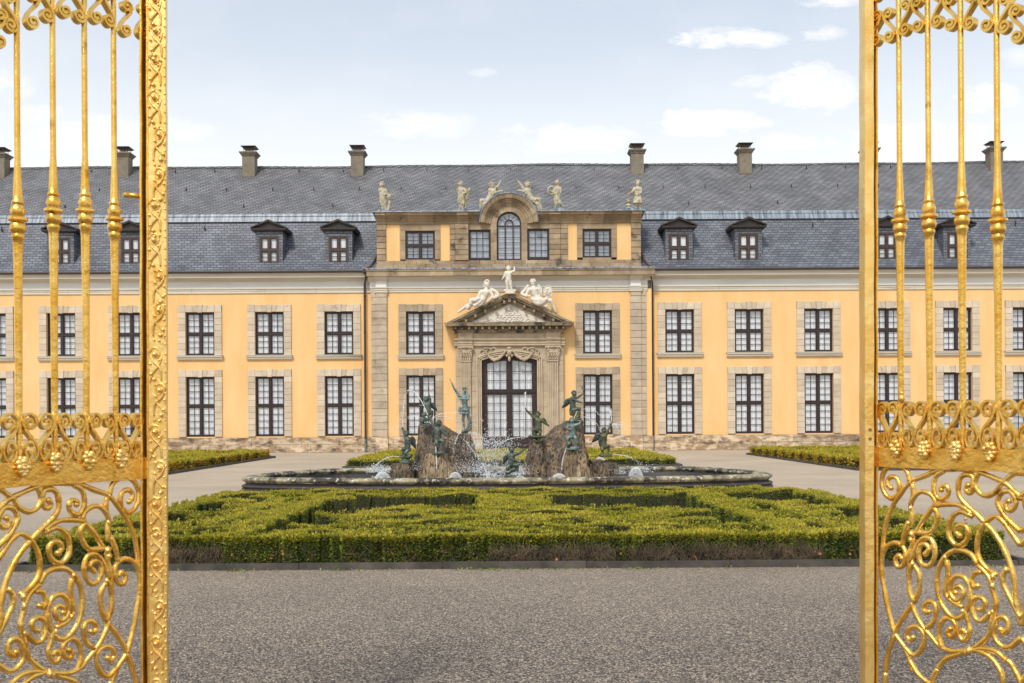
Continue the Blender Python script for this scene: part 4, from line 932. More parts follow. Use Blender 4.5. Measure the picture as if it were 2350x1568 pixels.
o=base_origin(kb.build('kerb','kerb')); tag(o,'dark stone kerb round the large front parterre','kerb')
so_=MB(); so_.box(KX0+.03,KX1-.03,KY0+.03,KY1-.03,0,.02); MT['soil']=mat('bed_pebbles',(.10,.085,.07),(.36,.35,.33),scale=30,rough=.9,bump=.8,bscale=60,lo=.42,hi=.6); o=so_.build('pebble_bed','soil'); tag(o,'pale pebbles and soil under the parterre hedges','pebbles',kind='structure')
# far beds
G2='hedge beds in front of the facade'
def ring(x0,x1,y0,y1,w_): return [(x0,x1,y0,y0+w_),(x0,x1,y1-w_,y1),(x0,x0+w_,y0,y1),(x1-w_,x1,y0,y1)]
def farbed(label,x0,x1,y0,y1,extra,H=.34,mats=('leaf','leaffar'),w_=.8,g=G2):
    hedge(label,ring(x0,x1,y0,y1,w_)+extra,[],H,cell=.14,dens=330,sd=420,leaf=(.10,.02),group=g,mats=mats,wob=.03,name='bed_hedge')
    k=MB(); 
    for q in ((x0-.2,y0-.2,x1+.2,y0-.2),(x1+.2,y0-.2,x1+.2,y1+.2),(x1+.2,y1+.2,x0-.2,y1+.2),(x0-.2,y1+.2,x0-.2,y0-.2)): kerbline(k,*q,w_=.1,h=.08,ln=2.5)
    return k
kk=farbed('orange tinged hedge bed far left before the facade',-21,-11.1,31.5,45.5,[(-20,-12.8,35,36),(-13.6,-12.8,34,43),(-19,-12,39,40),(-19,-13,42,42.8)])
o=base_origin(kk.build('kerb','kerb')); tag(o,'thin dark kerb round the far left hedge bed','kerb')
kk=farbed('orange tinged hedge bed far right before the facade',11.1,21,31.5,46.0,[(12.8,20,35,36),(12.8,13.6,34,43),(12,19,39,40),(13,19,42,42.8)])
o=base_origin(kk.build('kerb','kerb')); tag(o,'thin dark kerb round the far right hedge bed','kerb')
kk=farbed('low green hedge bed between the fountain and the portal',-5.7,5.7,35,46.5,[(-5,5,37.2,38.2),(-4.6,4.8,40,41),(-5.2,5,43,44),(-1,1,35,46)],H=.27,mats=('leaf','leafside'))
o=base_origin(kk.build('kerb','kerb')); tag(o,'thin dark kerb round the hedge bed behind the fountain','kerb')
hedge('small green hedge corner at the right edge behind the right gate leaf',[(14.3,18,26.8,28.2)],[],.22,cell=.14,dens=330,sd=420,leaf=(.10,.02),group=G2,mats=('leaf','leafside'),name='bed_hedge')
# weeds along the front kerb
P=[];
for c in range(60):
    x=random.uniform(XL,XR); n_=random.randint(3,22)
    for i in range(n_): P.append((x+random.gauss(0,.09),KY0-.05-abs(random.gauss(0,.05)),.002))
for c in ((-3.05,20),(.1,40),(-1.9,25)): 
    for i in range(c[1]): P.append((c[0]+random.gauss(0,.05),KY0-.06-abs(random.gauss(0,.03)),.002))
P=np.array(P); MT['weed']=mat('weed_leaf',(.10,.16,.02),(.22,.24,.04),scale=5,rough=.6,island=.3)
o=quads_obj('weeds',[(leafcloud(P,np.tile([0,-.5,.3],(len(P),1)),.03,.007,.7,.2),0)],None,['weed']); base_origin(o); tag(o,'small green weeds growing along the front kerb','weeds',kind='stuff')
#@@FOUNTAIN
# ---------------------------------------------------------------- fountain basin
OL=[(x*(.977 if x<0 else .942),y) for x,y in [(-6.55,24.25),(-6.2,23.7),(-5,23.2),(-2.5,22.85),(0,22.72),(2.5,22.85),(5,23.25),(6.25,23.8),(6.58,24.5),(6.35,25.6),(5.8,26.9),(5,27.7),(3,28.05),(0,28.15),(-3,28.05),(-5,27.7),(-5.8,26.9),(-6.35,25.6)]]
path=cr([(x,y,0) for x,y in OL],10,closed=True)
def sweep_ring(prof,name,mats,parent,smooth=40):
    n=len(path); m=len(prof); vs=[];fs=[]
    for i in range(n):
        t=(path[(i+1)%n]-path[i-1]).normalized(); nr=Vector((t.y,-t.x,0))
        for o_,z in prof: p=path[i]+nr*o_; vs.append((p.x,p.y,z))
    for i in range(n):
        for j in range(m-1): fs.append((i*m+j,((i+1)%n)*m+j,((i+1)%n)*m+j+1,i*m+j+1))
    return mk(name,vs,fs,mats,parent,smooth=smooth)
BA=empty('fountain_basin',(0,25.4,0)); tag(BA,'long low oval fountain basin with dark lichen spotted stone rim','basin')
sweep_ring([(.17,0),(.17,.05),(.13,.06),(.16,.085),(.17,.11),(.15,.135),(.10,.145),(.07,.17),(.08,.195),(.10,.205)],'basin_wall','rimb',BA)
a_=[(.10,.205)]+[(.16*math.sin(t)+.0,.275-.075*math.cos(t)) for t in [.35,.8,1.3,1.8,2.3,2.8,3.3,3.8,4.3,4.9,5.5]]+[(-.11,.2)]
rp=[]
for i in range(-60,241,25): 
    a=math.radians(i); rp.append((.17*math.cos(a),.275+.07*math.sin(a)))
sweep_ring([(.10,.205)]+rp+[(-.10,.2)],'rim','rim',BA,smooth=True)
sweep_ring([(-.10,.2),(-.12,.1),(-.30,.09),(-.32,.02),(-.32,.0)],'inner_ledge','rimb',BA)
# water surface
w_=MB(); wp=[(p.x*.985,25.45+(p.y-25.45)*.96) for p in path]; w_.add([(x,y,.06) for x,y in wp],[tuple(range(len(wp)))]); o=w_.build('pool_water','pool'); tag(o,'dark water inside the fountain basin','water',kind='structure')
# rocks
def rock(name,label,levels,yc,mat_,seed,amp=.048,n=96,sub=9,parent=None,top=True):
    """levels: (py,pxL,pxR,half depth,y shift) from top to bottom"""
    L_=[]
    for i in range(len(levels)-1):
        for j in range(sub):
            t=j/sub; L_.append([a*(1-t)+b_*t for a,b_ in zip(levels[i],levels[i+1])])
    L_.append(list(levels[-1])); V=[];Fc=[]
    for py,l_,r_,hd,ys in L_:
        a=at(l_,py,yc); c=at(r_,py,yc); cx=(a.x+c.x)/2; hw=abs(c.x-a.x)/2; z=(a.z+c.z)/2
        for i in range(n):
            t=2*PI*i/n; ct=math.cos(t); st=math.sin(t); e=.75; ct=math.copysign(abs(ct)**e,ct); st=math.copysign(abs(st)**e,st)
            p=Vector((cx+hw*ct,yc+ys+hd*st,z)); q=Vector((p.x*6+seed,p.y*6,p.z*1.6)); d=noise.noise(q)*amp+noise.noise(q*2.7)*amp*.6+abs(noise.noise(Vector((p.x*15,p.y*15,p.z*2+seed))))*amp*.7
            p.x+=ct*d; p.y+=st*d; p.z+=noise.noise(q*1.3)*amp*.3; V.append(tuple(p))
    m=len(L_)
    for j in range(m-1):
        for i in range(n): Fc.append((j*n+i,(j+1)*n+i,(j+1)*n+(i+1)%n,j*n+(i+1)%n))
    Fc.append(tuple(range(n-1,-1,-1)) if False else tuple(range(n))); 
    o=mk(name,V,Fc,mat_,parent,smooth=False)
    return o
RK='tufa rocks of the fountain'
R1=empty('tufa_rock',(-2.0,25.5,0)); tag(R1,'tall brown tufa rock of the fountain, under the pointing bearded figure','rock',RK)
rock('main_mass','',[(974,965,1010,.16,.1),(985,963,1032,.30,.1),(1003,961,1056,.45,.1),(1022,959,1077,.6,.1),(1045,956,1093,.75,.1),(1070,950,1105,.85,.1),(1112,940,1114,.95,.1)],25.4,'tufa',1,parent=R1)
rock('seat_block','',[(1041,979,1024,.26,0),(1060,974,1030,.32,0),(1085,966,1040,.38,0),(1112,960,1046,.42,0)],24.55,'tufa2',5,parent=R1)
rock('foot_block','',[(1064,901,945,.35,0),(1080,899,950,.40,0),(1112,897,955,.42,0)],24.8,'tufa',9,parent=R1)
rock('pedestal_rock','',[(996,1055,1080,.16,0),(1020,1052,1084,.20,0),(1050,1046,1090,.28,0),(1112,1040,1100,.35,0)],25.0,'tufa',21,parent=R1)
R2=empty('tufa_rock',(2.0,25.5,0)); tag(R2,'rusty tufa rock of the fountain, below the cherub with the upraised trident','rock',RK)
rock('main_mass','',[(966,1301,1335,.16,.1),(978,1276,1337,.30,.1),(992,1262,1339,.42,.1),(1012,1240,1341,.55,.1),(1030,1214,1344,.7,.1),(1055,1208,1347,.8,.1),(1080,1201,1356,.9,.1),(1112,1196,1364,.95,.1)],25.4,'tufa',3,parent=R2)
rock('shelf_block','',[(1011,1216,1246,.25,0),(1030,1213,1250,.3,0),(1070,1206,1256,.38,0),(1112,1202,1262,.42,0)],24.9,'tufa',14,parent=R2)
rock('seat_block','',[(1032,1299,1340,.26,0),(1055,1292,1347,.32,0),(1085,1286,1356,.38,0),(1112,1280,1362,.42,0)],24.55,'tufa2',7,parent=R2)
rock('foot_block','',[(1055,1345,1372,.3,0),(1063,1350,1412,.36,0),(1080,1352,1417,.40,0),(1112,1352,1422,.42,0)],24.8,'tufa',11,parent=R2)
#@@FIGURES
# ---------------------------------------------------------------- sculpted figures
def evalmesh(o):
    dg=bpy.context.evaluated_depsgraph_get(); me=bpy.data.meshes.new_from_object(o.evaluated_get(dg)); return me
def fig(name,label,cv,Y,Rh,J,mat_='bronze',group=None,adult=False,base=None,wings=(),hair=True,drape=None,cat='statue',extra=(),mats_wing='bdark',hat=None,vox=None,props=(),toes=None):
    sc=Y/F/1.634/cv.k            # metres per zoom pixel
    def W(p,d=0):
        a,b_=cv(p[0],p[1]); q=at(a,b_,Y); q.y+=(p[2] if len(p)>2 else 0)*sc+d*sc; return q
    R=Rh*sc*(1.0 if adult else 1.06); mb=MB()
    def cone(p,r1,q,r2):
        mb.tube([p,(p+q)/2,q],[r1,(r1+r2)/2*1.06,r2],10); mb.ball(p,r1,10,8); mb.ball(q,r2,10,8)
    g=1.0
    A=dict(neck=.55,sh=.66,chest=1.18,belly=1.16,hip=1.14,ua=.58,el=.48,wr=.33,th=.84,kn=.60,an=.40)
    if adult: A=dict(neck=.62,sh=.85,chest=1.6,belly=1.32,hip=1.42,ua=.68,el=.55,wr=.38,th=1.02,kn=.72,an=.46)
    H=W(J['head']); ch=W(J['ch']); be=W(J['be']); hp=W(J['hp'])
    mb.ball(H,R*.97,14,10,(.88,.95,1.08)); fx=J.get('face',(0,-1)); fd=Vector((fx[0],fx[1],0)).normalized()
    side=Vector((-fd.y,fd.x,0))
    mb.ball(H+fd*R*.35-Vector((0,0,R*.42)),R*.60,12,8)                  # jaw
    cone(H+fd*R*.90+Vector((0,0,R*.10)),R*.10,H+fd*R*1.06-Vector((0,0,R*.14)),R*.15) # nose
    for s in (-1,1):
        mb.ball(H+fd*R*.70+side*s*R*.40-Vector((0,0,R*.22)),R*.28,8,6)   # cheek
        mb.ball(H+side*s*R*.86-Vector((0,0,R*.05)),R*.17,8,6,(.6,1,1.3)) # ear
        cone(H+fd*R*.84+side*s*R*.14+Vector((0,0,R*.24)),R*.12,H+fd*R*.74+side*s*R*.46+Vector((0,0,R*.22)),R*.11) # brow
    cone(H+fd*R*.86+side*R*.14-Vector((0,0,R*.44)),R*.10,H+fd*R*.86-side*R*.14-Vector((0,0,R*.44)),R*.10)       # lips
    cone(H-Vector((0,0,R*.5)),R*A['neck'],(H*.25+ch*.75),R*A['neck']*1.2)
    LS,RS=W(J['ls']),W(J['rs']); cone(LS,R*A['sh'],RS,R*A['sh'])
    cone(ch,R*A['chest'],be,R*A['belly']); cone(be,R*A['belly'],hp,R*A['hip'])
    sx=(RS-LS); 
    if sx.length>0: sx.normalize()
    for s in (-1,1): mb.ball(ch+sx*s*R*A['chest']*.45+Vector((0,-R*A['chest']*.55,R*.05)),R*A['chest']*.48,8,6)   # breast
    mb.ball(be+Vector((0,-R*.25,0)),R*A['belly']*.82,10,8)
    for a,b_,c in (('ls','le','lh'),('rs','re','rh')):
        if b_ not in J: continue
        p,q,r_=W(J[a]),W(J[b_]),W(J[c]); cone(p,R*A['ua']*1.15,q,R*A['el']); cone(q,R*A['el'],r_,R*A['wr'])
        d=(r_-q).normalized(); n_=d.cross(Vector((0,1,0))); n_=n_.normalized() if n_.length>.1 else Vector((1,0,0)); bb=d.cross(n_)
        pc=r_+d*R*.22; cone(r_,R*.20,pc,R*.24)
        for k,(o_,l_) in enumerate(((-.21,.36),(-.07,.46),(.07,.44),(.21,.34))):
            f0=pc+n_*R*o_+d*R*.12; f1=f0+d*R*l_*.55; f2=f1+(d*.55-bb*.6).normalized()*R*l_*.5; cone(f0,R*.085,f1,R*.075); cone(f1,R*.075,f2,R*.06)
        t0=r_+n_*R*.2; t1=t0+(n_*.7+d*.6).normalized()*R*.32; cone(t0,R*.09,t1,R*.07)
    for s,a,b_ in ((-1,'lk','lf'),(1,'rk','rf')):
        if a not in J: continue
        hj=hp+sx*s*R*A['hip']*.45-Vector((0,0,R*.15)); kn=W(J[a]); ft=W(J[b_]); cone(hj,R*A['th']*1.05,kn,R*A['kn']); mid=kn*.6+ft*.4; mid.y+=R*.08
        cone(kn,R*A['kn'],mid,R*A['kn']*.86); cone(mid,R*A['kn']*.86,ft,R*A['an'])
        tdir=Vector((J.get('toe'+a[0],(0,-1,0)))) if ('toe'+a[0]) in J else Vector((s*.35,-1,-.1)); tdir.normalize()
        cone(ft-tdir*R*.15-Vector((0,0,R*.12)),R*.22,ft+tdir*R*.5-Vector((0,0,R*.16)),R*.17)
        for k in range(5): mb.ball(ft+tdir*R*(.62-.03*abs(k-1))+tdir.cross(Vector((0,0,1)))*R*(k-2)*.085-Vector((0,0,R*.2)),R*.07,6,5)
    for e in extra:   # extra volumes: (x,y,d,r, x2,y2,d2,r2) in zoom pixels
        cone(W(e[:3]),e[3]*sc,W(e[4:7]),e[7]*sc)
    foot=min(p[2] for p in mb.v); root=empty(name,(hp.x,Y,foot)); tag(root,label,cat,group)
    tmp=mb.build('body',mat_,root,smooth=True)
    r_=tmp.modifiers.new('r','REMESH'); r_.mode='VOXEL'; r_.voxel_size=vox or R*.085
    s_=tmp.modifiers.new('s','SMOOTH'); s_.iterations=3; s_.factor=.5
    bpy.context.view_layer.update(); me=evalmesh(tmp); tmp.modifiers.clear(); tmp.data=me; me.shade_smooth(); me.materials.clear(); me.materials.append(MT[mat_])
    rh=random.Random(len(label))
    if hair:
        hb=MB()
        for k in range(46):
            th=rh.uniform(0,2*PI); ph=rh.uniform(-.05,PI/2); d=Vector((math.cos(th)*math.cos(ph),math.sin(th)*math.cos(ph),math.sin(ph)))
            if d.dot(fd)>.45 and ph<.55: continue
            p=H+Vector((d.x*R*.92,d.y*R*.98,d.z*R*1.05)); hb.ball(p,R*rh.uniform(.18,.27),7,5)
        hb.build('hair',mat_,root,smooth=True)
    if hat:
        hb=MB(); hat(hb,H,R,fd); hb.build('headdress',mat_,root,smooth=50)
    for (x0,y0_,x1,y1_,wd,dd) in wings:   # feathered wing from root to tip
        p=W((x0,y0_,Rh*.7)); q=W((x1,y1_,Rh*.7+dd)); ax_=(q-p); Ln=ax_.length; ax_.normalize(); nn_=Vector((0,1,0)); sd_=ax_.cross(nn_).normalized(); 
        if sd_.z>0: sd_=-sd_
        wb=MB(); 
        for row,(nf,l0,l1) in enumerate(((7,.55,1.0),(6,.35,.62),(5,.2,.35))):
            for k in range(nf):
                t=k/(nf-1); st=p+ax_*Ln*(.10+.55*t)+Vector((0,-.01*row,0))*R*3; dr=(ax_*(.55+.6*t)+sd_*(1.05-.75*t)).normalized(); ln=Ln*(l0+(l1-l0)*t)*.75
                wb.tube([st,st+dr*ln*.5,st+dr*ln],[wd*sc*.17,wd*sc*.21,wd*sc*.05],5)
        wb.tube(cr([p,p+ax_*Ln*.35-sd_*wd*sc*.22,p+ax_*Ln*.75],5),[wd*sc*.22]*11,7)
        wb.build('wing',mats_wing,root,smooth=True)
    if drape:
        for dfn in (drape if isinstance(drape,list) else [drape]): db=MB(); dfn(db,W,sc,R); db.build('drapery',mat_,root,smooth=True)
    for (nm,fn,mm) in props:
        pb=MB(); fn(pb,W,sc,R); pb.build(nm,mm,root,smooth=50)
    if base:
        bb_=MB(); (x0,x1,yt,yb,dp)=base; a=W((x0,yt)); c=W((x1,yb)); 
        hx=abs(c.x-a.x)/2; hz=abs(a.z-c.z); zz0=min(a.z,c.z); bb_.lathe(((a.x+c.x)/2,Y,zz0),[(hx,0),(hx*1.0,hz*.25),(hx*.9,hz*.35)],14); [bb_.ball(((a.x+c.x)/2+rh.uniform(-.75,.75)*hx,Y+rh.uniform(-.6,.6)*hx,zz0+hz*rh.uniform(.2,.5)),hx*rh.uniform(.2,.38),8,6,(1.2,1,.7)) for _ in range(11)]; bb_.build('base',mat_,root,smooth=30)
    return root
def mkconv(ox,oy,k):
    f=lambda x,y:((ox+x/k)/1.634,(oy+y/k)/1.634); f.k=k; return f
A_=mkconv(1480,1400,3.563); B_=mkconv(1950,1400,3.5625); C_=mkconv(1400,1360,2.35); Z1=mkconv(1350,640,2.08); Z3=mkconv(1650,960,4.273)
GF='bronze figures of the fountain'
def rod(pts,r): return lambda pb,W,sc,R: pb.tube([W(p) for p in pts],r*sc,6)
def fish(pts,r):
    def f(pb,W,sc,R):
        P=cr([W(p) for p in pts],6); n=len(P); pb.tube(P,[sc*r*(.45+.75*math.sin(PI*min(1,(i/(n-1))*.8+.25)))*(1 if i<n*.8 else .6) for i in range(n)],9)
        e=P[-1]; d=(P[-1]-P[-3]).normalized()
        for s in (-1,1): pb.tube([e,e+d*r*sc*.9+Vector((0,s*r*sc*.7,r*sc*.4))],[r*sc*.35,r*sc*.1],5)
        pb.ball(P[0]-Vector((0,0,0)),r*sc*.75,8,6); 
    return f
def trident(base_,tip,w_):
    def f(pb,W,sc,R):
        a,b_=W(base_),W(tip); d=(b_-a); pb.tube([a,a+d*.55],R*.10,6); sdx=Vector((1,0,0)); c=a+d*.55
        for s in (-1,0,1): pb.tube([c,c+sdx*s*w_*sc+d*.08,c+sdx*s*w_*sc+d*.45],[R*.09,R*.08,R*.04],5)
    return f
def cup(p,r):
    def f(pb,W,sc,R): 
        q=W(p); pb.lathe(q,[(r*.35*sc,-r*1.2*sc),(r*.4*sc,-r*.4*sc),(r*sc,r*.3*sc),(r*1.05*sc,r*.4*sc),(r*.8*sc,r*.38*sc)],12)
    return f
def neptune_hat(hb,H,R,fd):
    hb.tube([H+Vector((math.cos(t)*R*.98,math.sin(t)*R*.98,R*.55)) for t in [i*2*PI/16 for i in range(17)]],R*.24,7); hb.ball(H+Vector((-R*.1,0,R*.85)),R*.75,10,7,(1.1,1,.55))
def nep_drape(db,W,sc,R):
    # skirt with folds hanging from the hips
    n=36; rows=7; vs=[];fs=[]
    for j in range(rows):
        t=j/(rows-1); c=W((945+8*t-18*t,455+88*t)); rx_=(44+22*math.sin(PI*t*.6))*sc; ry=(34+18*t)*sc
        for i in range(n):
            a=2*PI*i/n; f=1+.09*math.sin(7*a+t*2)*t+.04*math.sin(13*a); vs.append((c.x+rx_*f*math.cos(a),c.y+ry*f*math.sin(a),c.z-(6*sc*math.sin(a*2+1)*t)+8*sc*math.cos(a)*(1-t)))
    for j in range(rows-1):
        for i in range(n): fs.append((j*n+i,(j+1)*n+i,(j+1)*n+(i+1)%n,j*n+(i+1)%n))
    db.add(vs,fs); db.tube(cr([W((895,470,-38)),W((940,500,-50)),W((990,480,-40)),W((1010,455,-20))],5),10*sc,7); db.tube(cr([W((880,450,20)),W((862,490,10)),W((885,540,0))],5),16*sc,7)
fig('bearded_statue','tall verdigris bearded man in a cap pointing a spear upward on the left rock',A_,25.0,27,dict(head=(935,212),face=(.8,-.6),ch=(926,330),be=(940,410),hp=(948,480),ls=(865,300),le=(800,214,-8),lh=(765,135,-5),rs=(985,305),re=(985,350,-25),rh=(880,345,-45),lk=(915,610,-12),lf=(930,728),rk=(1005,650,10),rf=(972,748,20)),
    mat_='bronze2',group=GF,adult=True,hat=neptune_hat,drape=nep_drape,extra=[(945,238,-14,18,950,262,-12,12),(965,740,20,15,1018,690,10,14)],base=(895,985,775,812,40),
    props=[('spear',rod([(733,72,-8),(762,130,-8),(870,360,-20),(955,520,-40)],5),'bronze2'),('dolphin',fish([(905,790,-20),(935,770,-10),(985,765,0),(1018,715,10),(1022,665,12)],20),'bronze')])
fig('winged_cherub','dark winged cherub holding a bundle of rods beside the pointing bearded figure',A_,25.0,34,dict(head=(418,350),face=(-.6,-.8),ch=(440,425),be=(448,475),hp=(450,530),ls=(415,405),le=(385,440,-15),lh=(352,432,-20),rs=(468,395),re=(475,345,-10),rh=(462,300,-12),lk=(385,555,-35),lf=(420,645,-25),rk=(500,510,-25),rf=(495,600,-15)),
    group=GF,wings=[(485,420,550,470,80,15)],props=[('rods',trident((462,315,-12),(440,168,-12),14),'bdark'),('dolphin',fish([(370,655,-20),(380,610,-10),(430,620,0),(480,580,0)],28),'bronze')],base=(345,480,640,700,40))
fig('torch_cherub','green cherub raising a water spouting torch, seated on the front of a rock',A_,24.3,37,dict(head=(590,668),ch=(575,760),be=(575,830),hp=(580,885),ls=(535,730),le=(492,650,-5),lh=(462,590,-10),rs=(618,745),re=(660,800,-10),rh=(715,838,-15),lk=(560,940,-40),lf=(590,980,-35),rk=(650,905,-30),rf=(660,1020,-20)),
    group=GF,wings=[(540,760,505,880,80,0)],props=[('torch',lambda pb,W,sc,R:(pb.tube([W((470,620,-10)),W((445,570,-10))],[9*sc,15*sc],8),pb.ball(W((443,565,-10)),20*sc,9,6,(1,1,.5))),'bronze3'),('dolphin',fish([(550,985,-30),(575,950,-10),(560,1000,20),(510,1020,20)],26),'bronze')],base=(495,675,1020,1078,40),extra=[(545,870,10,22,560,950,-10,20)])
fig('kneeling_cherub','winged cherub lifting a horn on the low block left of the rocks',A_,24.6,34,dict(head=(158,812),face=(-.7,-.7),ch=(175,890),be=(172,950),hp=(170,1005),ls=(150,872),le=(130,800,-10),lh=(112,755,-5),rs=(203,878),re=(205,935,-15),rh=(162,975,-25),lk=(112,1010,-30),lf=(110,1090,-25),rk=(150,1060,-30),rf=(115,1140,-20)),
    group=GF,wings=[(215,850,275,960,90,10)],props=[('horn',lambda pb,W,sc,R:(pb.tube([W((118,780,-8)),W((108,745,-8)),W((105,722,-8))],[5*sc,7*sc,17*sc],8)),'bronze3'),('dolphin',fish([(95,1120,-20),(130,1110,0),(180,1120,10),(215,1100,10),(225,1150,0)],30),'bronze')],base=(65,235,1120,1205,40))
fig('winged_cherub','slim winged cherub lifting a small trident at the top of the right rock',B_,25.0,34,dict(head=(722,272),face=(.75,-.65),ch=(702,350),be=(705,415),hp=(705,480),ls=(695,335,15),le=(775,322,10),lh=(835,280,0),rs=(705,345,-15),re=(765,375,-20),rh=(815,392,-25),lk=(725,520,-25),lf=(712,575,-15),rk=(795,470,-20),rf=(790,560,-15)),
    group=GF,wings=[(668,350,582,425,90,10)],props=[('trident',trident((850,275,0),(822,160,0),10),'bdark'),('dolphin',fish([(750,600,-10),(780,570,0),(790,520,0),(800,600,5)],26),'bronze')],base=(680,820,585,628,40),extra=[(690,480,10,32,690,540,5,30)])
fig('seated_cherub','cherub holding up a fish, seated just below the trident cherub',B_,24.3,36,dict(head=(695,632),ch=(692,715),be=(690,785),hp=(692,840),ls=(648,700),le=(630,735,-20),lh=(665,755,-35),rs=(735,695),re=(785,680,-8),rh=(818,645,-10),lk=(632,875,-35),lf=(640,950,-25),rk=(742,865,-30),rf=(742,960,-20)),
    group=GF,mat_='bronze2',props=[('dolphin',fish([(640,965,-25),(665,930,-10),(690,960,10)],32),'bronze3'),('held_fish',fish([(822,640,-10),(800,720,0),(825,770,0)],17),'bronze')],base=(605,780,965,1018,40))
fig('torch_cherub','olive green cherub holding a spouting cup on the shelf left of the right rock',B_,24.7,36,dict(head=(235,555),face=(-.3,-1),ch=(245,640),be=(248,705),hp=(245,760),ls=(210,610),le=(155,560,-8),lh=(95,505,-10),rs=(285,620),re=(325,660,-10),rh=(368,692,-10),lk=(180,755,-35),lf=(195,825,-25),rk=(268,800,-30),rf=(265,880,-20)),
    group=GF,mat_='bronze3',wings=[(290,610,355,655,70,8)],props=[('cup',cup((80,478,-10),17),'bronze3'),('turtle',lambda pb,W,sc,R:(pb.ball(W((235,850,10)),95*sc,12,8,(1,.8,.28)),pb.ball(W((130,845,-10)),24*sc,8,6),pb.ball(W((330,850,-10)),20*sc,8,6)),'bronze3')],base=(170,310,865,915,40))
fig('kneeling_cherub','kneeling winged cherub lifting a cup, rightmost figure of the fountain',B_,24.6,34,dict(head=(1122,765),face=(.4,-.9),ch=(1120,850),be=(1118,920),hp=(1115,985),ls=(1100,830),le=(1090,890,-15),lh=(1105,940,-25),rs=(1148,820),re=(1180,755,-5),rh=(1203,705,-5),lk=(1095,1020,-30),lf=(1105,1060,-20),rk=(1180,970,-25),rf=(1180,1055,-15)),
    group=GF,mat_='bronze3',wings=[(1075,820,985,885,110,12),(1085,850,1075,1010,80,0)],props=[('cup',cup((1212,680,-5),20),'bronze3')],base=(1060,1240,1060,1115,40))
fig('winged_cherub','small winged cherub with one arm outstretched, low in the middle of the basin',C_,24.0,25,dict(head=(1219,768),ch=(1216,822),be=(1218,862),hp=(1215,900),ls=(1190,812),le=(1205,845,-18),lh=(1245,862,-25),rs=(1244,810),re=(1288,798,-5),rh=(1322,768,-8),lk=(1183,925,-20),lf=(1172,985,-10),rk=(1268,902,-20),rf=(1272,958,-12)),
    group=GF,wings=[(1180,820,1142,875,50,6)],props=[('dolphin',fish([(1185,975,-10),(1215,950,0),(1250,940,0),(1262,880,5)],17),'bronze')],base=(1160,1285,975,1030,30))
# --- building sculptures
GR='putti on the attic roofline'
YS=52.75
def basket(p,r): return lambda pb,W,sc,R:(pb.lathe(W(p),[(r*.6*sc,-r*.9*sc),(r*sc,0),(r*.95*sc,r*.2*sc)],12),[pb.ball(W((p[0]+random.uniform(-r,r)*.7,p[1]-random.uniform(0,r),-random.uniform(0,r)*.5)),r*.36*sc,7,5) for _ in range(9)])
def block(p,w_,h_): 
    def f(pb,W,sc,R):
        q=W(p); pb.box(q.x-w_*sc,q.x+w_*sc,q.y-w_*sc*.8,q.y+w_*sc*.8,q.z-h_*sc,q.z)
    return f
fig('putto_statue','mossy stone putto with a flower basket, leftmost figure on the roofline',Z1,YS,21,dict(head=(170,112),ch=(176,165),be=(178,205),hp=(180,235),ls=(155,150),le=(170,190,-14),lh=(200,190,-18),rs=(196,152),re=(210,185,-10),rh=(225,200,-12),lk=(176,268,-3),lf=(180,305),rk=(196,266,-5),rf=(200,303)),mat_='mossy',group=GR,
    props=[('basket',basket((232,205,-10),22),'mossy'),('stump',lambda pb,W,sc,R:pb.tube([W((235,225,0)),W((228,265,0)),W((218,308,0))],[13*sc,11*sc,14*sc],8),'mossy'),('plinth_block',block((188,312),42,18),'lead')],vox=.016)
fig('putto_statue','mossy stone putto with a horn of fruit, second from the left on the roofline',Z1,YS,21,dict(head=(782,105),ch=(785,155),be=(790,198),hp=(788,228),ls=(766,145),le=(790,185,-14),lh=(825,178,-18),rs=(808,146),re=(832,170,-8),rh=(838,188,-12),lk=(785,262,-3),lf=(778,300),rk=(806,262,-10),rf=(800,298)),mat_='mossy',group=GR,
    props=[('horn',lambda pb,W,sc,R:(pb.tube([W((842,150,-5)),W((832,215,0)),W((820,295,0))],[16*sc,11*sc,6*sc],8),[pb.ball(W((825+random.uniform(0,30),148+random.uniform(-8,8),-5)),8*sc,7,5) for _ in range(7)]),'mossy'),('plinth_block',block((796,308),42,20),'lead')],vox=.016)
fig('putto_statue','pale putto reclining against the left side of the arched hood with an arm raised',Z1,YS-.05,22,dict(head=(1026,118),face=(.2,-1),ch=(1030,165),be=(1020,205),hp=(1000,235),ls=(1012,150),le=(1050,178,-14),lh=(1098,162,-16),rs=(1052,152),re=(1078,122,-5),rh=(1095,90,-8),lk=(945,235,-14),lf=(940,300,-4),rk=(968,262,-10),rf=(962,310,-2)),mat_='mossy',group=GR,vox=.016,extra=[(1000,235,0,20,965,250,0,17)])
fig('putto_statue','pale putto reclining against the right side of the arched hood with an arm raised',Z1,YS-.05,22,dict(head=(1307,112),face=(-.2,-1),ch=(1302,165),be=(1318,200),hp=(1345,228),ls=(1280,150),le=(1258,120,-5),lh=(1238,92,-8),rs=(1318,155),re=(1285,168,-14),rh=(1245,160,-16),lk=(1382,262,-10),lf=(1395,308,-2),rk=(1400,225,-14),rf=(1412,300,-4)),mat_='mossy',group=GR,vox=.016,extra=[(1345,228,0,20,1385,240,0,17)])
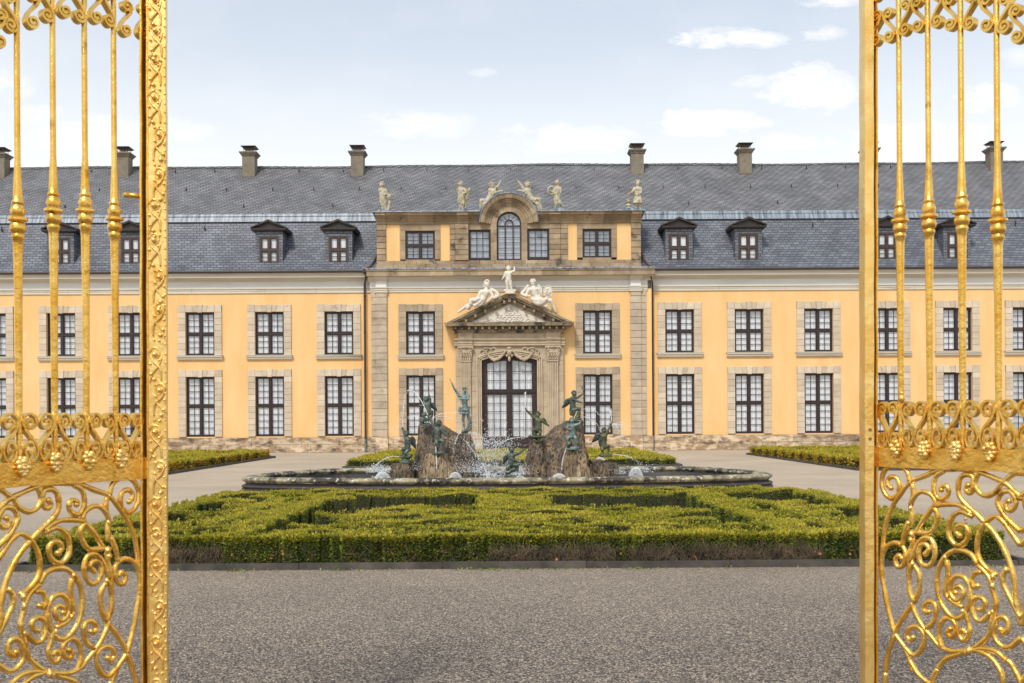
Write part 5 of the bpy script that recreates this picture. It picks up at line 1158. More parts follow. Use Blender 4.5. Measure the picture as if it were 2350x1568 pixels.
fig('putto_statue','putto with yellow lichen on its shoulder holding a wreath on the roofline',Z1,YS,21,dict(head=(1540,98),ch=(1540,150),be=(1540,192),hp=(1538,222),ls=(1518,140),le=(1512,172,-10),lh=(1490,165,-16),rs=(1562,142),re=(1560,175,-12),rh=(1525,182,-18),lk=(1530,258,-3),lf=(1524,298),rk=(1558,255,-10),rf=(1582,275,6)),mat_='mossy',group=GR,
    props=[('wreath',lambda pb,W,sc,R:[pb.ball(W((1492+28*math.cos(t)*.9,158+30*math.sin(t),-12)),9*sc,7,5) for t in [1.2+i*.33 for i in range(13)]],'mossy'),('plinth_block',block((1548,298),42,22),'lead')],vox=.016)
fig('putto_statue','stone putto in a short skirt beside a small urn on the roofline',Z1,YS,21,dict(head=(2166,100),ch=(2165,152),be=(2165,195),hp=(2165,222),ls=(2142,142),le=(2125,170,-10),lh=(2098,183,-14),rs=(2188,142),re=(2188,178,-14),rh=(2155,188,-18),lk=(2155,262,-3),lf=(2150,296),rk=(2178,262,-3),rf=(2180,294)),mat_='mossy',group=GR,
    props=[('skirt',lambda pb,W,sc,R:pb.lathe(W((2166,258)),[(40*sc,0),(36*sc,22*sc),(29*sc,48*sc),(24*sc,62*sc)],14),'mossy'),('urn',lambda pb,W,sc,R:(pb.lathe(W((2095,300)),[(24*sc,0),(24*sc,8*sc),(18*sc,14*sc),(26*sc,26*sc),(14*sc,40*sc),(20*sc,52*sc)],12),[pb.ball(W((2095+random.uniform(-16,16),240+random.uniform(-12,8),0)),9*sc,7,5) for _ in range(9)]),'mossy'),('plinth_block',block((2130,300),68,16),'lead')],vox=.016)
GP='marble figures on the portal pediment'
YM=51.95
def helmet(hb,H,R,fd):
    hb.ball(H+Vector((0,0,R*.35)),R*1.1,12,8,(1,1,.9)); hb.tube(cr([H+Vector((-R*.9,0,R*.6)),H+Vector((-R*.7,0,R*1.5)),H+Vector((R*.2,0,R*1.9)),H+Vector((R*.9,0,R*1.3))],6),R*.33,8); hb.tube(cr([H+Vector((-R*.8,0,R*.5)),H+Vector((-R*1.2,0,R*.0)),H+Vector((-R*.9,0,-R*.7))],5),R*.25,7)
def crown(hb,H,R,fd):
    for i in range(14):
        a=2*PI*i/14; d=Vector((math.cos(a),math.sin(a),0)); hb.tube([H+d*R*.85+Vector((0,0,R*.35)),H+d*R*.95+Vector((0,0,R*1.1)),H+d*R*.6+Vector((0,0,R*1.8))],[R*.2,R*.24,R*.05],6)
    hb.tube([H+Vector((math.cos(t)*R*.98,math.sin(t)*R*.98,R*.4)) for t in [i*2*PI/16 for i in range(17)]],R*.18,6)
def cloak(pts,r): return [(lambda db,W,sc,R,q=q,rr_=rr_: db.tube(cr([W(p) for p in q],5),rr_*sc,8)) for q,rr_ in zip(pts,r)]
fig('reclining_statue','white marble warrior in a crested helmet reclining on the pediment',Z3,YM,42,dict(head=(752,468),face=(.5,-.9),ch=(730,590),be=(705,650),hp=(670,720),ls=(650,580),le=(620,650,-30),lh=(575,700,-50),rs=(810,580),re=(850,655,-20),rh=(765,730,-45),lk=(540,700,-60),lf=(470,850,-20),rk=(440,800,-40),rf=(300,895,-10),toer=(-1,-.6,.2),toel=(-1,-.6,-.2)),
    mat_='marble',group=GP,adult=True,hair=False,hat=helmet,vox=.018,drape=cloak([[(830,540,10),(900,580,0),(930,640,-10),(850,680,-20)],[(800,530,30),(880,560,20),(900,640,10)],[(680,700,-60),(620,760,-60),(540,810,-50)],[(640,680,-60),(570,720,-70),(500,720,-60),(490,790,-50)],[(520,690,-60),(490,780,-50),(430,850,-40)],[(690,740,-50),(640,790,-50),(570,800,-45)]],[30,28,34,38,34,26]))
fig('reclining_statue','white marble figure with feather crown and oval shield reclining on the pediment',Z3,YM,42,dict(head=(1490,440),face=(-.2,-1),ch=(1500,550),be=(1530,640),hp=(1580,710),ls=(1425,540),le=(1375,640,-20),lh=(1430,650,-50),rs=(1575,535),re=(1620,620,10),rh=(1660,640,20),lk=(1700,810,-40),lf=(1755,850,-20),rk=(1780,720,-60),rf=(1850,890,-20),toer=(1,-.6,0),toel=(.6,-1,-.2)),
    mat_='marble',group=GP,adult=True,hair=True,hat=crown,vox=.018,drape=cloak([[(1420,470,10),(1350,560,0),(1310,610,-20),(1400,660,-50)],[(1570,470,10),(1620,540,10),(1620,620,10)],[(1460,690,-50),(1540,720,-60),(1640,700,-60)],[(1500,730,-50),(1580,770,-60),(1680,730,-60)],[(1480,700,-40),(1600,740,-70),(1720,690,-60)]],[26,26,40,40,34]),
    props=[('shield',lambda pb,W,sc,R:(pb.ball(W((1726,575,-10)),72*sc,16,10,(.98,.3,1.38)),pb.tube([W((1726+66*math.cos(t),575+92*math.sin(t),-22)) for t in [i*PI/12 for i in range(25)]],7*sc,6),[pb.ball(W((1726+random.uniform(-40,40),575+random.uniform(-60,60),-34)),10*sc,6,5) for _ in range(16)]),'marble')])
fig('child_statue','white marble child standing with one arm raised on the apex of the pediment',Z3,YM-.05,38,dict(head=(1100,205),ch=(1098,290),be=(1097,345),hp=(1097,395),ls=(1055,268),le=(1035,320,-6),lh=(1008,358,-8),rs=(1140,262),re=(1190,245,-6),rh=(1192,195,-8),lk=(1075,455,-4),lf=(1078,530),rk=(1130,455,-10),rf=(1145,522)),
    mat_='marble',group=GP,vox=.018,props=[('scroll_base',lambda pb,W,sc,R:(pb.prism([(W((1040,600)).x,W((1040,612)).z),(W((1205,600)).x,W((1040,612)).z),(W((1190,600)).x,W((1040,545)).z),(W((1055,600)).x,W((1040,545)).z)],YM-.3,YM+.25),pb.ball(W((1045,560,-20)),26*sc,8,6),pb.ball(W((1195,560,-20)),26*sc,8,6)),'marble')])
#@@WATER
# ---------------------------------------------------------------- water
GJ='water jets of the fountain'
rw=random.Random(11)
def drops(mb,pts,size,n,spread):
    for _ in range(n):
        i=rw.randrange(len(pts)-1); t=rw.random(); p=pts[i].lerp(pts[i+1],t); s=size*rw.uniform(.5,1.5)
        c=p+Vector((rw.gauss(0,spread),rw.gauss(0,spread),rw.gauss(0,spread))); 
        mb.add([c+Vector((s,0,0)),c+Vector((-s,0,0)),c+Vector((0,s,0)),c+Vector((0,-s,0)),c+Vector((0,0,s*1.4)),c+Vector((0,0,-s*1.4))],[(0,2,4),(2,1,4),(1,3,4),(3,0,4),(2,0,5),(1,2,5),(3,1,5),(0,3,5)])
def jet(label,cv,pts,Y,r0,r1,nd=40,spr=.012,solid=1.0,name='water_jet',size=.006):
    P=cr([ (lambda a:at(a[0],a[1],Y))(cv(*p)) for p in pts],6); m=MB(); n=len(P); ns=max(2,int(n*solid))
    m.tube(P[:ns],[max(.002,(r0+(r1-r0)*i/n)*(1+.35*math.sin(i*2.3)*rw.random())) for i in range(ns)],6)
    drops(m,P[int(n*solid*.5):] if len(P[int(n*solid*.5):])>1 else P,size,nd,spr)
    o=base_origin(m.build(name,'jet',smooth=True)); tag(o,label,'water jet',GJ); return o
jet('arching jet thrown left from the raised torch on the left rock',A_,[(445,565),(400,455),(325,320),(240,238),(170,235),(140,290),(105,420),(85,560)],24.3,.011,.005,90,.02,.62)
jet('thin vertical jet from the horn of the far left cherub',A_,[(103,715),(108,600),(120,450),(135,355)],24.6,.007,.006,60,.02,.9)
jet('straight stream falling in front of the left seated cherub',A_,[(550,985),(553,1080),(560,1200),(568,1400)],24.2,.012,.012,80,.012)
jet('upright white jet from the cup left of the right rock',B_,[(70,460),(71,400),(72,320),(71,250)],24.7,.009,.016,60,.015)
jet('upright jet rising from the cup of the far right cherub',B_,[(1214,670),(1222,600),(1212,540),(1215,490)],24.6,.008,.018,90,.025)
jet('long low arc falling left from the far left dolphin mouth',A_,[(60,1115),(0,1110),(-60,1118),(-140,1150),(-220,1200),(-290,1260),(-350,1340)],24.6,.007,.006,90,.02,.8)
jet('low arc falling right from beneath the far right cherub',B_,[(1240,1085),(1330,1092),(1430,1110),(1540,1160),(1640,1240)],24.6,.007,.005,60,.02,.7)
jet('thin arc from the top left cherub across toward the portal',A_,[(500,590),(600,548),(720,530),(850,525),(980,545),(1100,590),(1200,640)],24.9,.005,.003,60,.02,.6)
jet('thin lower arc crossing right from the upper left rock',A_,[(490,600),(600,582),(720,595),(850,640),(930,670)],24.9,.004,.003,40,.015,.7)
jet('thin arc thrown left from the top of the left rock',A_,[(355,600),(280,575),(200,590),(150,620),(60,700),(-20,800)],24.9,.005,.003,70,.02,.5)
jet('curved stream falling from the dolphin below the bearded figure',A_,[(880,775),(845,830),(810,920),(785,1020),(770,1130)],24.4,.007,.004,60,.015,.6)
jet('thin stream arching right from below the bearded figure',A_,[(985,785),(1050,795),(1120,825),(1180,860),(1240,930)],24.6,.005,.004,50,.02,.6)
jet('faint stream running down right over the left rock',A_,[(915,880),(980,950),(1060,1060),(1130,1160)],24.4,.004,.004,50,.01,.7)
jet('thin arc from the top right cherub down toward the right window',B_,[(835,580),(900,595),(980,640),(1040,700),(1080,770)],24.8,.006,.004,50,.015,.7)
jet('small broken arc beside the right rock top',B_,[(840,485),(900,470),(970,480),(1020,515),(1055,560)],24.8,.004,.003,40,.012,.4)
jet('long arc from the turtle left across the middle of the basin',C_,[(1365,655),(1280,660),(1200,675),(1110,710),(1040,750),(1000,790)],24.5,.007,.004,60,.015,.7)
jet('trickle down the left edge of the right seat block',B_,[(615,1000),(590,1080),(570,1180),(555,1300)],24.15,.006,.006,50,.012)
jet('small side spray beside the middle cherub',C_,[(1200,965),(1150,955),(1100,965),(1060,1000)],23.9,.005,.004,60,.015,.8)
# fan spray of the right cup
m=MB(); o0=at(*B_(1215,685),24.6)
for i in range(26):
    e=at(*B_(1215+rw.uniform(20,260),rw.uniform(760,1120)),24.6+rw.uniform(-.3,.3)); mid=(o0+e)/2+Vector((.05,0,.12)); P=cr([o0,mid,e],8); 
    if i<9: m.tube(P[:11],.0028,4)
    drops(m,P,.0045,22,.012)
o=base_origin(m.build('water_spray','drop')); tag(o,'fine fan of spray falling right of the far right cup','spray',kind='stuff')
m=MB(); o0=at(*B_(75,490),24.7)
for i in range(14):
    e=at(*B_(75+rw.uniform(-160,150),rw.uniform(640,820)),24.7+rw.uniform(-.2,.2)); mid=(o0+e)/2+Vector((0,0,.10)); drops(m,cr([o0,mid,e],8),.0035,16,.012)
for i in range(16):
    e=at(*A_(95+rw.uniform(-420,60),rw.uniform(780,1000)),24.6); o1=at(*A_(100,715),24.6); mid=(o1+e)/2+Vector((0,0,.13)); drops(m,cr([o1,mid,e],8),.0035,16,.015)
o=base_origin(m.build('water_spray','drop')); tag(o,'scattered drops falling round the cherub cups','spray',kind='stuff')
# splash in the middle
m=MB()
for i in range(5200):
    a=rw.gauss(0,1); px=1140+a*48; base=1098-abs(rw.gauss(0,1))*(30*math.exp(-(a*a)/2.2)+4); p=at(px,base-(rw.random()<.3)*rw.uniform(0,45),24.9+rw.uniform(-.4,.6)); s=rw.uniform(.0025,.0075)
    drops(m,[p,p+Vector((0,0,.01))],s,1,.004)
for cxp,cyp,w1,n in ((868,1085,26,900),(1190,1090,26,1100),(1420,1088,20,260),(1475,1085,28,260),(1085,1085,38,1300),(1120,1025,55,900),(1125,1050,60,900),(960,1080,30,200)):
    for i in range(n):
        p=at(cxp+rw.gauss(0,w1*.6),cyp-abs(rw.gauss(0,1))*w1*.35,24.5+rw.uniform(-.2,.5)); drops(m,[p,p+Vector((0,0,.01))],rw.uniform(.003,.008),1,.004)
o=base_origin(m.build('water_splash','drop')); tag(o,'white splash of drops round the middle cherub and jets','splash',kind='stuff')
def foam(label,px,py,Y,w,h,n):
    m=MB()
    for i in range(n):
        a=rw.uniform(0,2*PI); d=abs(rw.gauss(0,.5)); q=at(px+math.cos(a)*d*w,py,Y); q.y+=math.sin(a)*d*w*Y/F*.8; q.z=.06+abs(rw.gauss(0,1))*h*math.exp(-d*d*1.5); m.ball(q,rw.uniform(.008,.03),6,4,(1,1,rw.uniform(.5,1.3)))
    o=base_origin(m.build('foam','bell',smooth=True)); tag(o,label,'foam',kind='stuff')
foam('white foam round the foot of the middle cherub',1192,1095,23.95,32,.16,260); foam('white foam left of the middle cherub',1120,1095,24.1,60,.22,420); foam('white foam beside the left water bell',866,1092,24.3,30,.12,160)
# water bells
def bellf(label,px,pyt,w,Y):
    t=at(px,pyt,Y); R=w*Y/F/2; H=t.z-.06; m=MB(); n=32; rows=12; vs=[];fs=[]
    for j in range(rows+1):
        a=PI/2*j/rows; r=R*math.sin(a)**.9; z=.06+H*math.cos(a)
        for i in range(n):
            th=2*PI*i/n; k=1+.03*math.sin(9*th+j); vs.append((t.x+r*k*math.cos(th),Y+r*k*math.sin(th),z))
    for j in range(rows):
        for i in range(n): fs.append((j*n+i,j*n+(i+1)%n,(j+1)*n+(i+1)%n,(j+1)*n+i))
    m.add(vs,fs)
    for i in range(150):
        th=rw.uniform(0,2*PI); a=rw.uniform(.1,PI/2); c=Vector((t.x+R*math.sin(a)*math.cos(th),Y+R*math.sin(a)*math.sin(th),.06+H*math.cos(a))); m.ball(c,rw.uniform(.003,.007),5,3)
    o=base_origin(m.build('water_bell','film',smooth=True)); tag(o,label,'water bell','domed water bells in the basin')
bellf('domed water bell left of all the rocks',878,1083,44,24.2); bellf('clear low water bell in front of the left rock',1045,1083.5,38,23.6); bellf('clear low water bell in front of the right rock',1283,1086.5,44,23.6); bellf('domed water bell at the right of the rocks',1459,1072,38,24.2); bellf('faint tall water bell below the far right cherub',1377,1048,40,25.6)
#@@GATES
# ---------------------------------------------------------------- gilded gate leaves
def leaf_frame(X0,Y0_,dx,dy):
    def G(px,py,off=0):
        a,b_=U(px,py); q=(a-1175)/F; s=(q*Y0_-X0)/(dx-q*dy); Yv=Y0_+dy*s; z=1.65+(965-b_)/F*Yv
        return s,z
    def Wd(s,z,n=0):   # n = offset along plane normal toward the camera
        nx,ny=(-dy,dx) if dx<0 else (dy,-dx)
        if ny>0: nx,ny=-nx,-ny
        return Vector((X0+dx*s+nx*n,Y0_+dy*s+ny*n,z))
    nx,ny=(-dy,dx)
    if ny>0: nx,ny=-nx,-ny
    return G,Wd,Vector((nx,ny,0))
TZ=conv(0,1700,1.8186)
curves=[
[(745,285),(760,220),(800,180),(860,165),(915,195),(940,250),(940,320),(915,380),(870,405),(830,370),(820,310),(835,265),(870,250),(900,270),(900,310),(880,330)],
[(-60,430),(0,370),(60,315),(150,270),(250,230),(350,210),(450,205),(550,215),(640,250),(740,290),(810,370),(870,460),(915,570),(935,680),(945,790),(952,870),(950,960),(935,1050),(915,1170),(885,1290),(860,1370),(800,1460),(765,1550),(740,1640)],
[(862,1370),(900,1460),(925,1560),(935,1640)],
[(250,230),(272,270),(275,330),(245,380),(195,400),(130,370),(90,310),(60,290),(0,245),(-60,235)],
[(215,590),(280,520),(345,460),(390,400),(400,330),(385,270),(345,245),(300,260),(290,320),(300,365),(325,375),(345,350),(330,320)],
[(500,215),(555,250),(575,320),(560,390),(520,420),(480,395),(470,350),(490,320),(520,330),(522,350)],
[(575,475),(565,430),(600,380),(660,360),(710,390),(740,450),(735,520),(735,600)],
[(725,300),(722,380),(740,450)],
[(300,530),(370,475),(450,455),(560,465),(620,520),(670,590),(700,640)],
[(575,475),(550,530),(565,600),(600,650),(660,655),(720,650),(745,700)],
[(300,545),(380,510),(440,540),(470,600),(470,680),(430,740),(380,745),(340,700),(335,640),(365,605),(405,610),(420,650),(395,680)],
[(-40,660),(60,560),(100,500),(120,440),(90,380),(40,370),(5,400),(-10,460),(20,505),(55,500),(65,460),(40,440)],
[(-40,760),(30,660),(80,590),(130,550),(180,565),(230,620),(265,700),(270,790),(250,860),(200,920),(145,960)],
[(215,590),(160,650),(100,740),(50,850),(20,950),(5,1050),(0,1150),(-15,1240),(-40,1330)],
[(270,890),(310,820),(380,785),(450,790),(510,840),(550,920),(560,1020),(545,1120),(500,1210),(440,1265),(390,1260),(350,1210),(325,1120),(330,1040),(370,975),(430,970),(465,1020),(465,1090),(425,1140),(385,1120),(375,1070),(400,1040),(430,1055),(430,1085)],
[(490,850),(480,930),(490,1010),(500,1090),(450,1150),(380,1190)],
[(270,890),(220,940),(180,1000),(160,1080),(140,1160),(150,1220),(170,1290),(190,1380),(240,1440),(310,1485),(370,1500),(470,1500),(550,1460),(600,1400),(650,1340),(700,1260),(735,1170),(720,1130)],
[(240,940),(290,950),(312,1000),(300,1050),(270,1040)],
[(180,1230),(240,1290),(290,1270),(310,1200),(300,1140),(260,1120),(220,1150),(225,1200),(260,1210)],
[(-40,1415),(40,1480),(100,1475),(150,1420),(160,1350),(140,1290),(95,1265),(60,1300),(60,1360),(100,1385),(110,1355)],
[(-40,1290),(50,1110),(90,1020),(80,950),(40,930)],
[(360,1210),(345,1290),(330,1350),(350,1410),(385,1425),(405,1380),(385,1350),(360,1370)],
[(530,1475),(550,1400),(545,1320),(510,1270),(460,1275),(430,1320),(440,1380),(475,1400),(490,1365),(470,1340)],
[(640,1335),(590,1290),(570,1220),(580,1160),(620,1145),(655,1180),(645,1220),(620,1215)],
[(720,1140),(690,1060),(685,960),(710,900),(740,880),(760,960),(755,1070),(735,1150),(790,1230),(840,1310),(865,1370)],
[(745,860),(700,740),(650,690),(600,700),(575,760),(580,840),(620,890),(670,870),(690,810),(680,750),(640,735),(615,770),(640,805)],
[(745,640),(730,700),(745,780),(757,870),(760,960)],
[(755,570),(790,660),(805,740)],
[(945,790),(910,740),(850,720),(800,750),(780,810),(800,880),(840,890),(855,840),(830,810),(810,830)],
[(800,1460),(740,1520),(690,1500),(660,1430),(665,1360),(710,1320),(760,1330),(780,1380),(755,1415),(735,1395)],
[(765,1550),(700,1660),(600,1740),(480,1790)],[(935,1640),(940,1750),(930,1850)],[(560,1620),(600,1700),(580,1780),(500,1800),(450,1750)],[(310,1490),(200,1540),(120,1640),(100,1750),(150,1830)],
[(-40,1760),(-5,1680),(40,1600),(80,1568),(150,1510),(230,1490),(310,1490)],[(370,1500),(400,1520),(470,1540),(520,1568),(560,1620)]]
lumps=[(320,530,.9),(345,560,.7),(725,660,1.2),(735,700,1.0),(150,975,1.2),(155,1040,1.1),(330,1500,1.3),(350,1510,1.1),(60,930,.9),(480,1110,.9),(735,475,.9),(725,870,1.0),(270,240,.7),(505,215,.7),(495,830,.8),(160,1225,.8),(375,1215,.8),(860,1370,.7),(735,1155,.7),(740,290,.7)]
rg=random.Random(21)
def gate(label,X0,Y0_,sgn,bars,stileL,topsp,topy,grapes,zr,zband,mapL=None):
    dx,dy=(.543*sgn,-.839); G,Wd,Nv=leaf_frame(X0,Y0_,dx,dy)
    root=empty('gate_leaf',(X0,Y0_,0)); tag(root,label,'gate','gilded gate leaves standing open')
    SMAX=1.30
    bs=[G(px,700)[0] for px,_ in bars]
    sp=bs[-1]-bs[-2]; ext=[bs[-1]+sp*(i+1) for i in range(int((SMAX-.1-bs[-1])/sp))]
    zk=[G(px,py)[1] for px,py in bars]+[zk0 for zk0 in [G(*bars[0])[1]]*len(ext)]
    # bars with turned knobs
    m_=1/F*Y0_*.94
    for i,s in enumerate(bs+ext):
        z0=zk[i]; c=Wd(s,z0); prof=[(6.5,zr[0]-z0),(7,-.75),(8.2,-.30),(10,-.10),(11,-.075),(13.5,-.068),(13.5,-.058),(11,-.052),(15,-.045),(17,-.03),(14,-.012),(12,-.008),(20.5,-.003),(20.5,.006),(12,.012),(13,.018),(16,.034),(13,.048),(10.5,.055),(12.5,.062),(12.5,.068),(9.8,.074),(9.6,.09),(8.2,.15),(6.3,.22),(6.2,4.0-z0)]
        prof=[(r*m_,z) for r,z in prof if True]; prof=sorted(prof,key=lambda q:q[1]) if False else prof
        b=MB(); b.lathe(c,prof,20); o=b.build('bar','gold',root,smooth=50)
    # rails
    def slab(b,s0,s1,z0,z1,n0,n1,seg=24):
        for (za,zb) in ((z0,z1),):
            vs=[];fs=[]
            for i in range(seg+1):
                s=s0+(s1-s0)*i/seg; w1=.0012*math.sin(i*2.1); w2=.0012*math.sin(i*1.7+1)
                vs+=[Wd(s,za+w1,n1),Wd(s,zb+w2,n1),Wd(s,zb+w2,n0),Wd(s,za+w1,n0)]
            for i in range(seg):
                for j in range(4): fs.append((4*i+j,4*i+(j+1)%4,4*i+4+(j+1)%4,4*i+4+j))
            fs+=[(0,1,2,3),(4*seg+3,4*seg+2,4*seg+1,4*seg)]; b.add(vs,fs)
    b=MB(); slab(b,-.005,SMAX,zr[0],zr[1],-.018,.018); slab(b,-.004,SMAX,zr[1]+.0003,zr[1]+.004,-.014,.014); b.build('rail','gold',root,bevel=.002)
    b=MB(); slab(b,-.004,SMAX,.18,.26,-.018,.018); b.build('bottom_rail','gold',root,bevel=.002)
    b=MB(); slab(b,-.004,SMAX,3.96,4.03,-.018,.018); b.build('top_rail','gold',root,bevel=.002)
    b=MB(); slab(b,SMAX,SMAX+.06,.03,4.1,-.025,.025,2); b.build('hinge_stile','gold',root)
    # scroll ribbons
    up=Nv
    def scroll(cu,cl,ru,rl,mir,name='band_scroll',dep=.0155,th=.0048,turns=1.4,eu=1.0,el=1.0):
        pts=[]
        n=22
        for i in range(n+1):
            t=i/n; a=PI-2*PI*turns*(1-t); r=.22*ru+(ru*.78)*t; pts.append((cu[0]+mir*r*math.cos(a),cu[1]+eu*r*math.sin(a)))
        x0,z0=pts[-1]; x1,z1=cl[0]+mir*rl,cl[1]
        for t in (.3,.5,.7): pts.append((x0+(x1-x0)*(3*t*t-2*t**3),z0+(z1-z0)*t))
        for i in range(n+1):
            t=i/n; a=-2*PI*turns*t; r=rl*(1-.78*t); pts.append((cl[0]+mir*r*math.cos(a),cl[1]+el*r*math.sin(a)))
        b=MB(); P=[Wd(x,z) for x,z in pts]; k=len(P); b.tube(P,[1+.25*math.sin(i*.9) for i in range(k)],sq=(th,dep),up=up)
        for q in (P[0],P[-1]): b.tube([q-up*dep,q+up*dep],.006,8)
        b.build(name,'gold',root,smooth=45)
    edges=[0.02]+bs+ext
    H=zband-zr[1]
    for i in range(len(edges)-1):
        a,c=edges[i]+ (.008 if i else -.005),edges[i+1]-.008; w=(c-a)
        ru=min(w*.24,.034); rl=ru*.96; eu=1.30; el=1.68; zu=zband-ru*eu; zl=zr[1]+rl*el*1.02
        for mir,sx in ((1,a),(-1,c)): 
            scroll((sx+mir*ru*1.02,zu),(sx+mir*(rl*1.06),zl),ru,rl,mir,eu=eu,el=el)
    # hanging scrolls of the upper band
    for k,(px,py) in enumerate(topsp):
        s,z=G(px,py); 
        allb=[0]+bs+ext; near=min(allb,key=lambda q:abs(q-s)); mir=1 if s>near else -1; r=.027
        scroll((s+mir*.004,z+.098),(s,z),r*.9,r,-mir,name='hanging_scroll'); scroll((s+mir*.004,z+.30),(s,z+.19),r*.95,r*.9,mir,name='hanging_scroll')
        b=MB(); b.tube([Wd(s+mir*.01,z+.32),Wd(s+mir*.006,3.97)],.004,6); b.build('stem','gold',root)
    # grape clusters
    for px,py in grapes:
        s,z=G(px,py); b=MB()
        for (u_,v_) in ((-.5,1.6),(.5,1.7),(0,1.1),(-1.1,.6),(-.1,.3),(1.0,.7),(-.9,-.4),(.1,-.5),(.9,-.3),(-.4,-1.3),(.5,-1.3),(0,-2.0)):
            b.ball(Wd(s+u_*.0165,z+.004+v_*.0155,.026+rg.uniform(-.003,.009)),.0128,10,8)
        b.build('grape_cluster','goldp',root,smooth=True)
    # scrollwork of the lower panel
    GL,_,_=leaf_frame(-845/F*4.2,4.2,-.543,-.839)
    sm=GL(*TZ(-40,900))[0]
    for c,mirr in [(c,m_) for m_ in (0,1) for c in curves]:
        pts=[]
        for p in c:
            a,b_=TZ(*p); s,z=GL(a,b_); s=2*sm-s if mirr else s; pts.append(mapL(s,z) if mapL else (s,z))
        P=cr([Wd(s,z) for s,z in pts],6); n=len(P); b=MB()
        b.tube(P,[.0108*(1+.07*math.sin(i*.55)+.05*rg.uniform(-1,1)) for i in range(n)],10)
        if (P[-1]-P[-8]).length<.045: b.ball(P[-1],.0125,9,7)
        b.build('panel_scroll','gold',root,smooth=True)
    for x,y,r,mirr in [(*q,m_) for m_ in (0,1) for q in lumps]:
        a,b_=TZ(x,y); s,z=GL(a,b_); s=2*sm-s if mirr else s
        if mapL: s,z=mapL(s,z)
        b=MB()
        for k in range(7):
            an=rg.uniform(0,2*PI); d=.012*r; b.tube([Wd(s-math.cos(an)*d*.3,z-math.sin(an)*d,.004),Wd(s,z,.012*r),Wd(s+math.cos(an)*d*.8,z+math.sin(an)*d*1.3,.006)],[.004*r,.0072*r,.003*r],7)
        b.build('acanthus_leaf','goldp',root,smooth=True)
    return root,G,Wd,Nv
# left leaf
rootL,GLf,WL,NL=gate('gilded iron gate leaf on the left with an ornate relief edge strip',-845/F*4.2,4.2,-1,[(264,504),(197,485),(124,485),(42,505)],None,
    [(325,75),(286,70),(247,47),(218,40),(179,37),(146,26),(105,35),(72,51),(21,58),(-5,95)],None,[(270,1054),(196,1058),(120,1062),(44,1072)],(1.412,1.500),1.692)
def stile(root,x0,x1,pt,name,m,y0,y1,lean=0,z0=.02,z1=4.15):
    b=MB(); P=[]
    n=30; vs=[];fs=[]
    for i in range(n+1):
        z=z0+(z1-z0)*i/n; dxl=lean*(z-1.65); wv=.0012*math.sin(i*1.9)
        vs+=[(x0+dxl+wv,y0,z),(x1+dxl+wv,y0,z),(x1+dxl+wv,y1,z),(x0+dxl+wv,y1,z)]
    for i in range(n):
        for j in range(4): fs.append((4*i+j,4*i+(j+1)%4,4*i+4+(j+1)%4,4*i+4+j))
    fs+=[(3,2,1,0),(4*n,4*n+1,4*n+2,4*n+3)]; b.add(vs,fs); return b.build(name,m,root,bevel=.003)
q=4.2/F
LN=.004
stile(rootL,(328-1175)*q,(333-1175)*q,None,'stile_lip','gold',4.165,4.22,LN)
stile(rootL,(333-1175)*q-.0005,(338-1175)*q,None,'stile_recess','golddark',4.20,4.30,LN)
stile(rootL,(338-1175)*q,(370-1175)*q,None,'stile','gold',4.1865,4.25,LN)
stile(rootL,(347-1175)*q+.0004,(389-1175)*q,None,'cover_strip','goldp',4.165,4.185,LN)
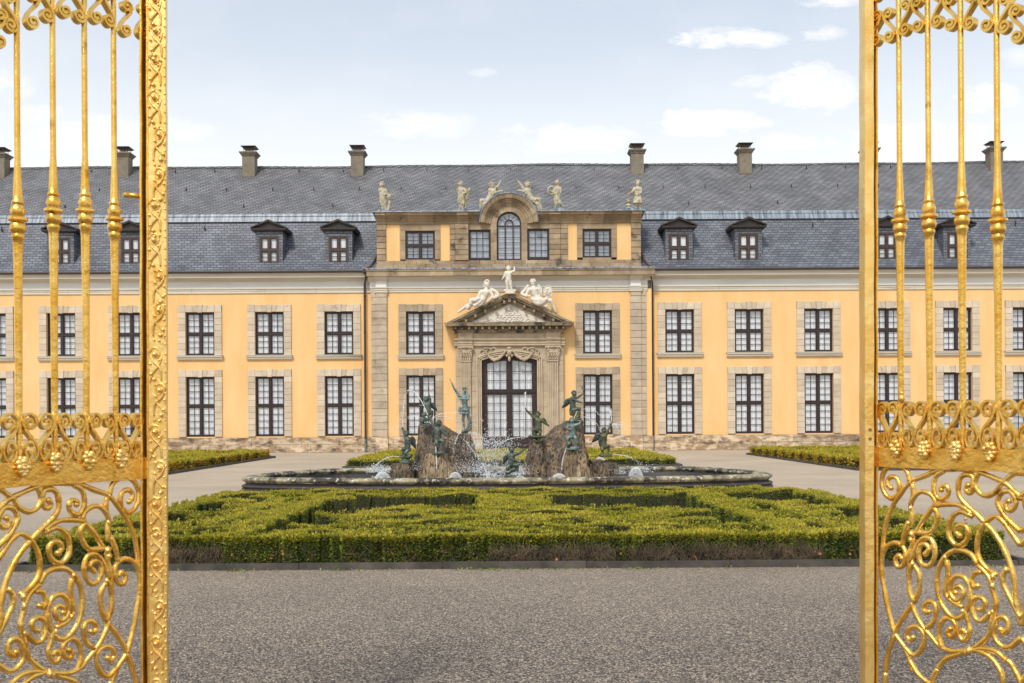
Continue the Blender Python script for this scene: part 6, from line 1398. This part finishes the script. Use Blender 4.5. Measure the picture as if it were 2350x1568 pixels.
# relief ornaments on the strip
b=MB(); xc=(368-1175)*q; z=.35; k=0
while z<3.8:
    s=rg.choice((-1,1)); cxr=xc+s*.006+rg.uniform(-.004,.004)+LN*(z-1.65)
    pts=[(cxr+s*.026*math.cos(t)*(1-t/9),4.163,z+.06+.034*math.sin(t)*(1-t/9)) for t in [j*.45 for j in range(16)]]
    b.tube(pts,[.0045*(1-.03*j) for j in range(16)],6)
    pts=cr([(cxr-s*.024,4.163,z-.05),(cxr-s*.02,4.162,z),(cxr+s*.008,4.162,z+.03),(cxr+s*.026,4.163,z+.07)],6); b.tube(pts,[.003+.003*math.sin(PI*j/(len(pts)-1)) for j in range(len(pts))],6)
    pts=cr([(cxr+s*.024,4.163,z-.06),(cxr+s*.012,4.162,z-.02),(cxr-s*.012,4.162,z+.01),(cxr-s*.028,4.163,z+.05)],6); b.tube(pts,[.002+.003*math.sin(PI*j/(len(pts)-1)) for j in range(len(pts))],6)
    for (dx_,dz,r) in ((.018*s,-.022,.007),(.006*s,-.045,.0085),(-.016*s,.035,.006),(.022*s,.02,.0055),(-.02*s,-.065,.005),(.0,-.068,.006)): b.ball((cxr+dx_,4.160,z+dz),r,9,7)
    b.ball((cxr+s*.002,4.158,z+.06),.011,10,8); z+=rg.uniform(.12,.19); k+=1
b.build('relief_ornament','goldp',rootL,smooth=True); b=MB()
for i in range(92):
    zz=.3+i*.04; b.ball((xc+.034+LN*(zz-1.65),4.163,zz+rg.uniform(-.008,.008)),.0048,7,5)
b.build('bead_edge','goldp',rootL,smooth=True)
b=MB(); hz_=1.65+(965-(452-5))*q; b.tube([((330-1175)*q,4.19,hz_),((300-1175)*q,4.17,hz_+.002)],[.011,.012],10); b.ball(((298-1175)*q,4.17,hz_+.002),.0128,10,8); b.build('latch_handle','gold',rootL,smooth=True)
# right leaf
YR=4.35; X0R=837/F*YR
rootR,GR_,WR,NR=gate('gilded iron gate leaf on the right with a plain smooth edge strip',X0R,YR,1,[(2066.5,507),(2133,497),(2208.5,488),(2291,507)],None,
    [(2014,91),(2044,84),(2080,67),(2110,60),(2154,49),(2184,56),(2228,53),(2268,58),(2308,61),(2338,84)],None,[(2064,1031),(2130,1034),(2202,1035),(2280,1038)],(1.438,1.522),1.722,mapL=lambda s,z:(s*1.0-.004,1.438+(z-1.412)*.995))
q=YR/F; LR=.0055
stile(rootR,(1979-1175)*q,(2000-1175)*q,None,'cover_strip','goldp',YR-.035,YR+.04,LR)
stile(rootR,(2000-1175)*q+.0004,(2007-1175)*q,None,'stile_recess','golddark',YR,YR+.10,LR)
stile(rootR,(2007-1175)*q,(2012-1175)*q,None,'stile_lip','gold',YR-.02,YR+.09,LR)
b=MB(); s,z=GR_(2076,915); b.ball(WR(s,z,.02),.014,10,8,(1,1,1.3)); b.ball(WR(s,z+.022,.02),.009,8,6); b.build('latch_knob','goldp',rootR,smooth=True)
b=MB()
for zz in (1.56,1.60): b.tube([((1990-1175)*q,YR-.034,zz),((1990-1175)*q,YR-.039,zz)],.007,10)
b.build('rivet','golddark',rootR)
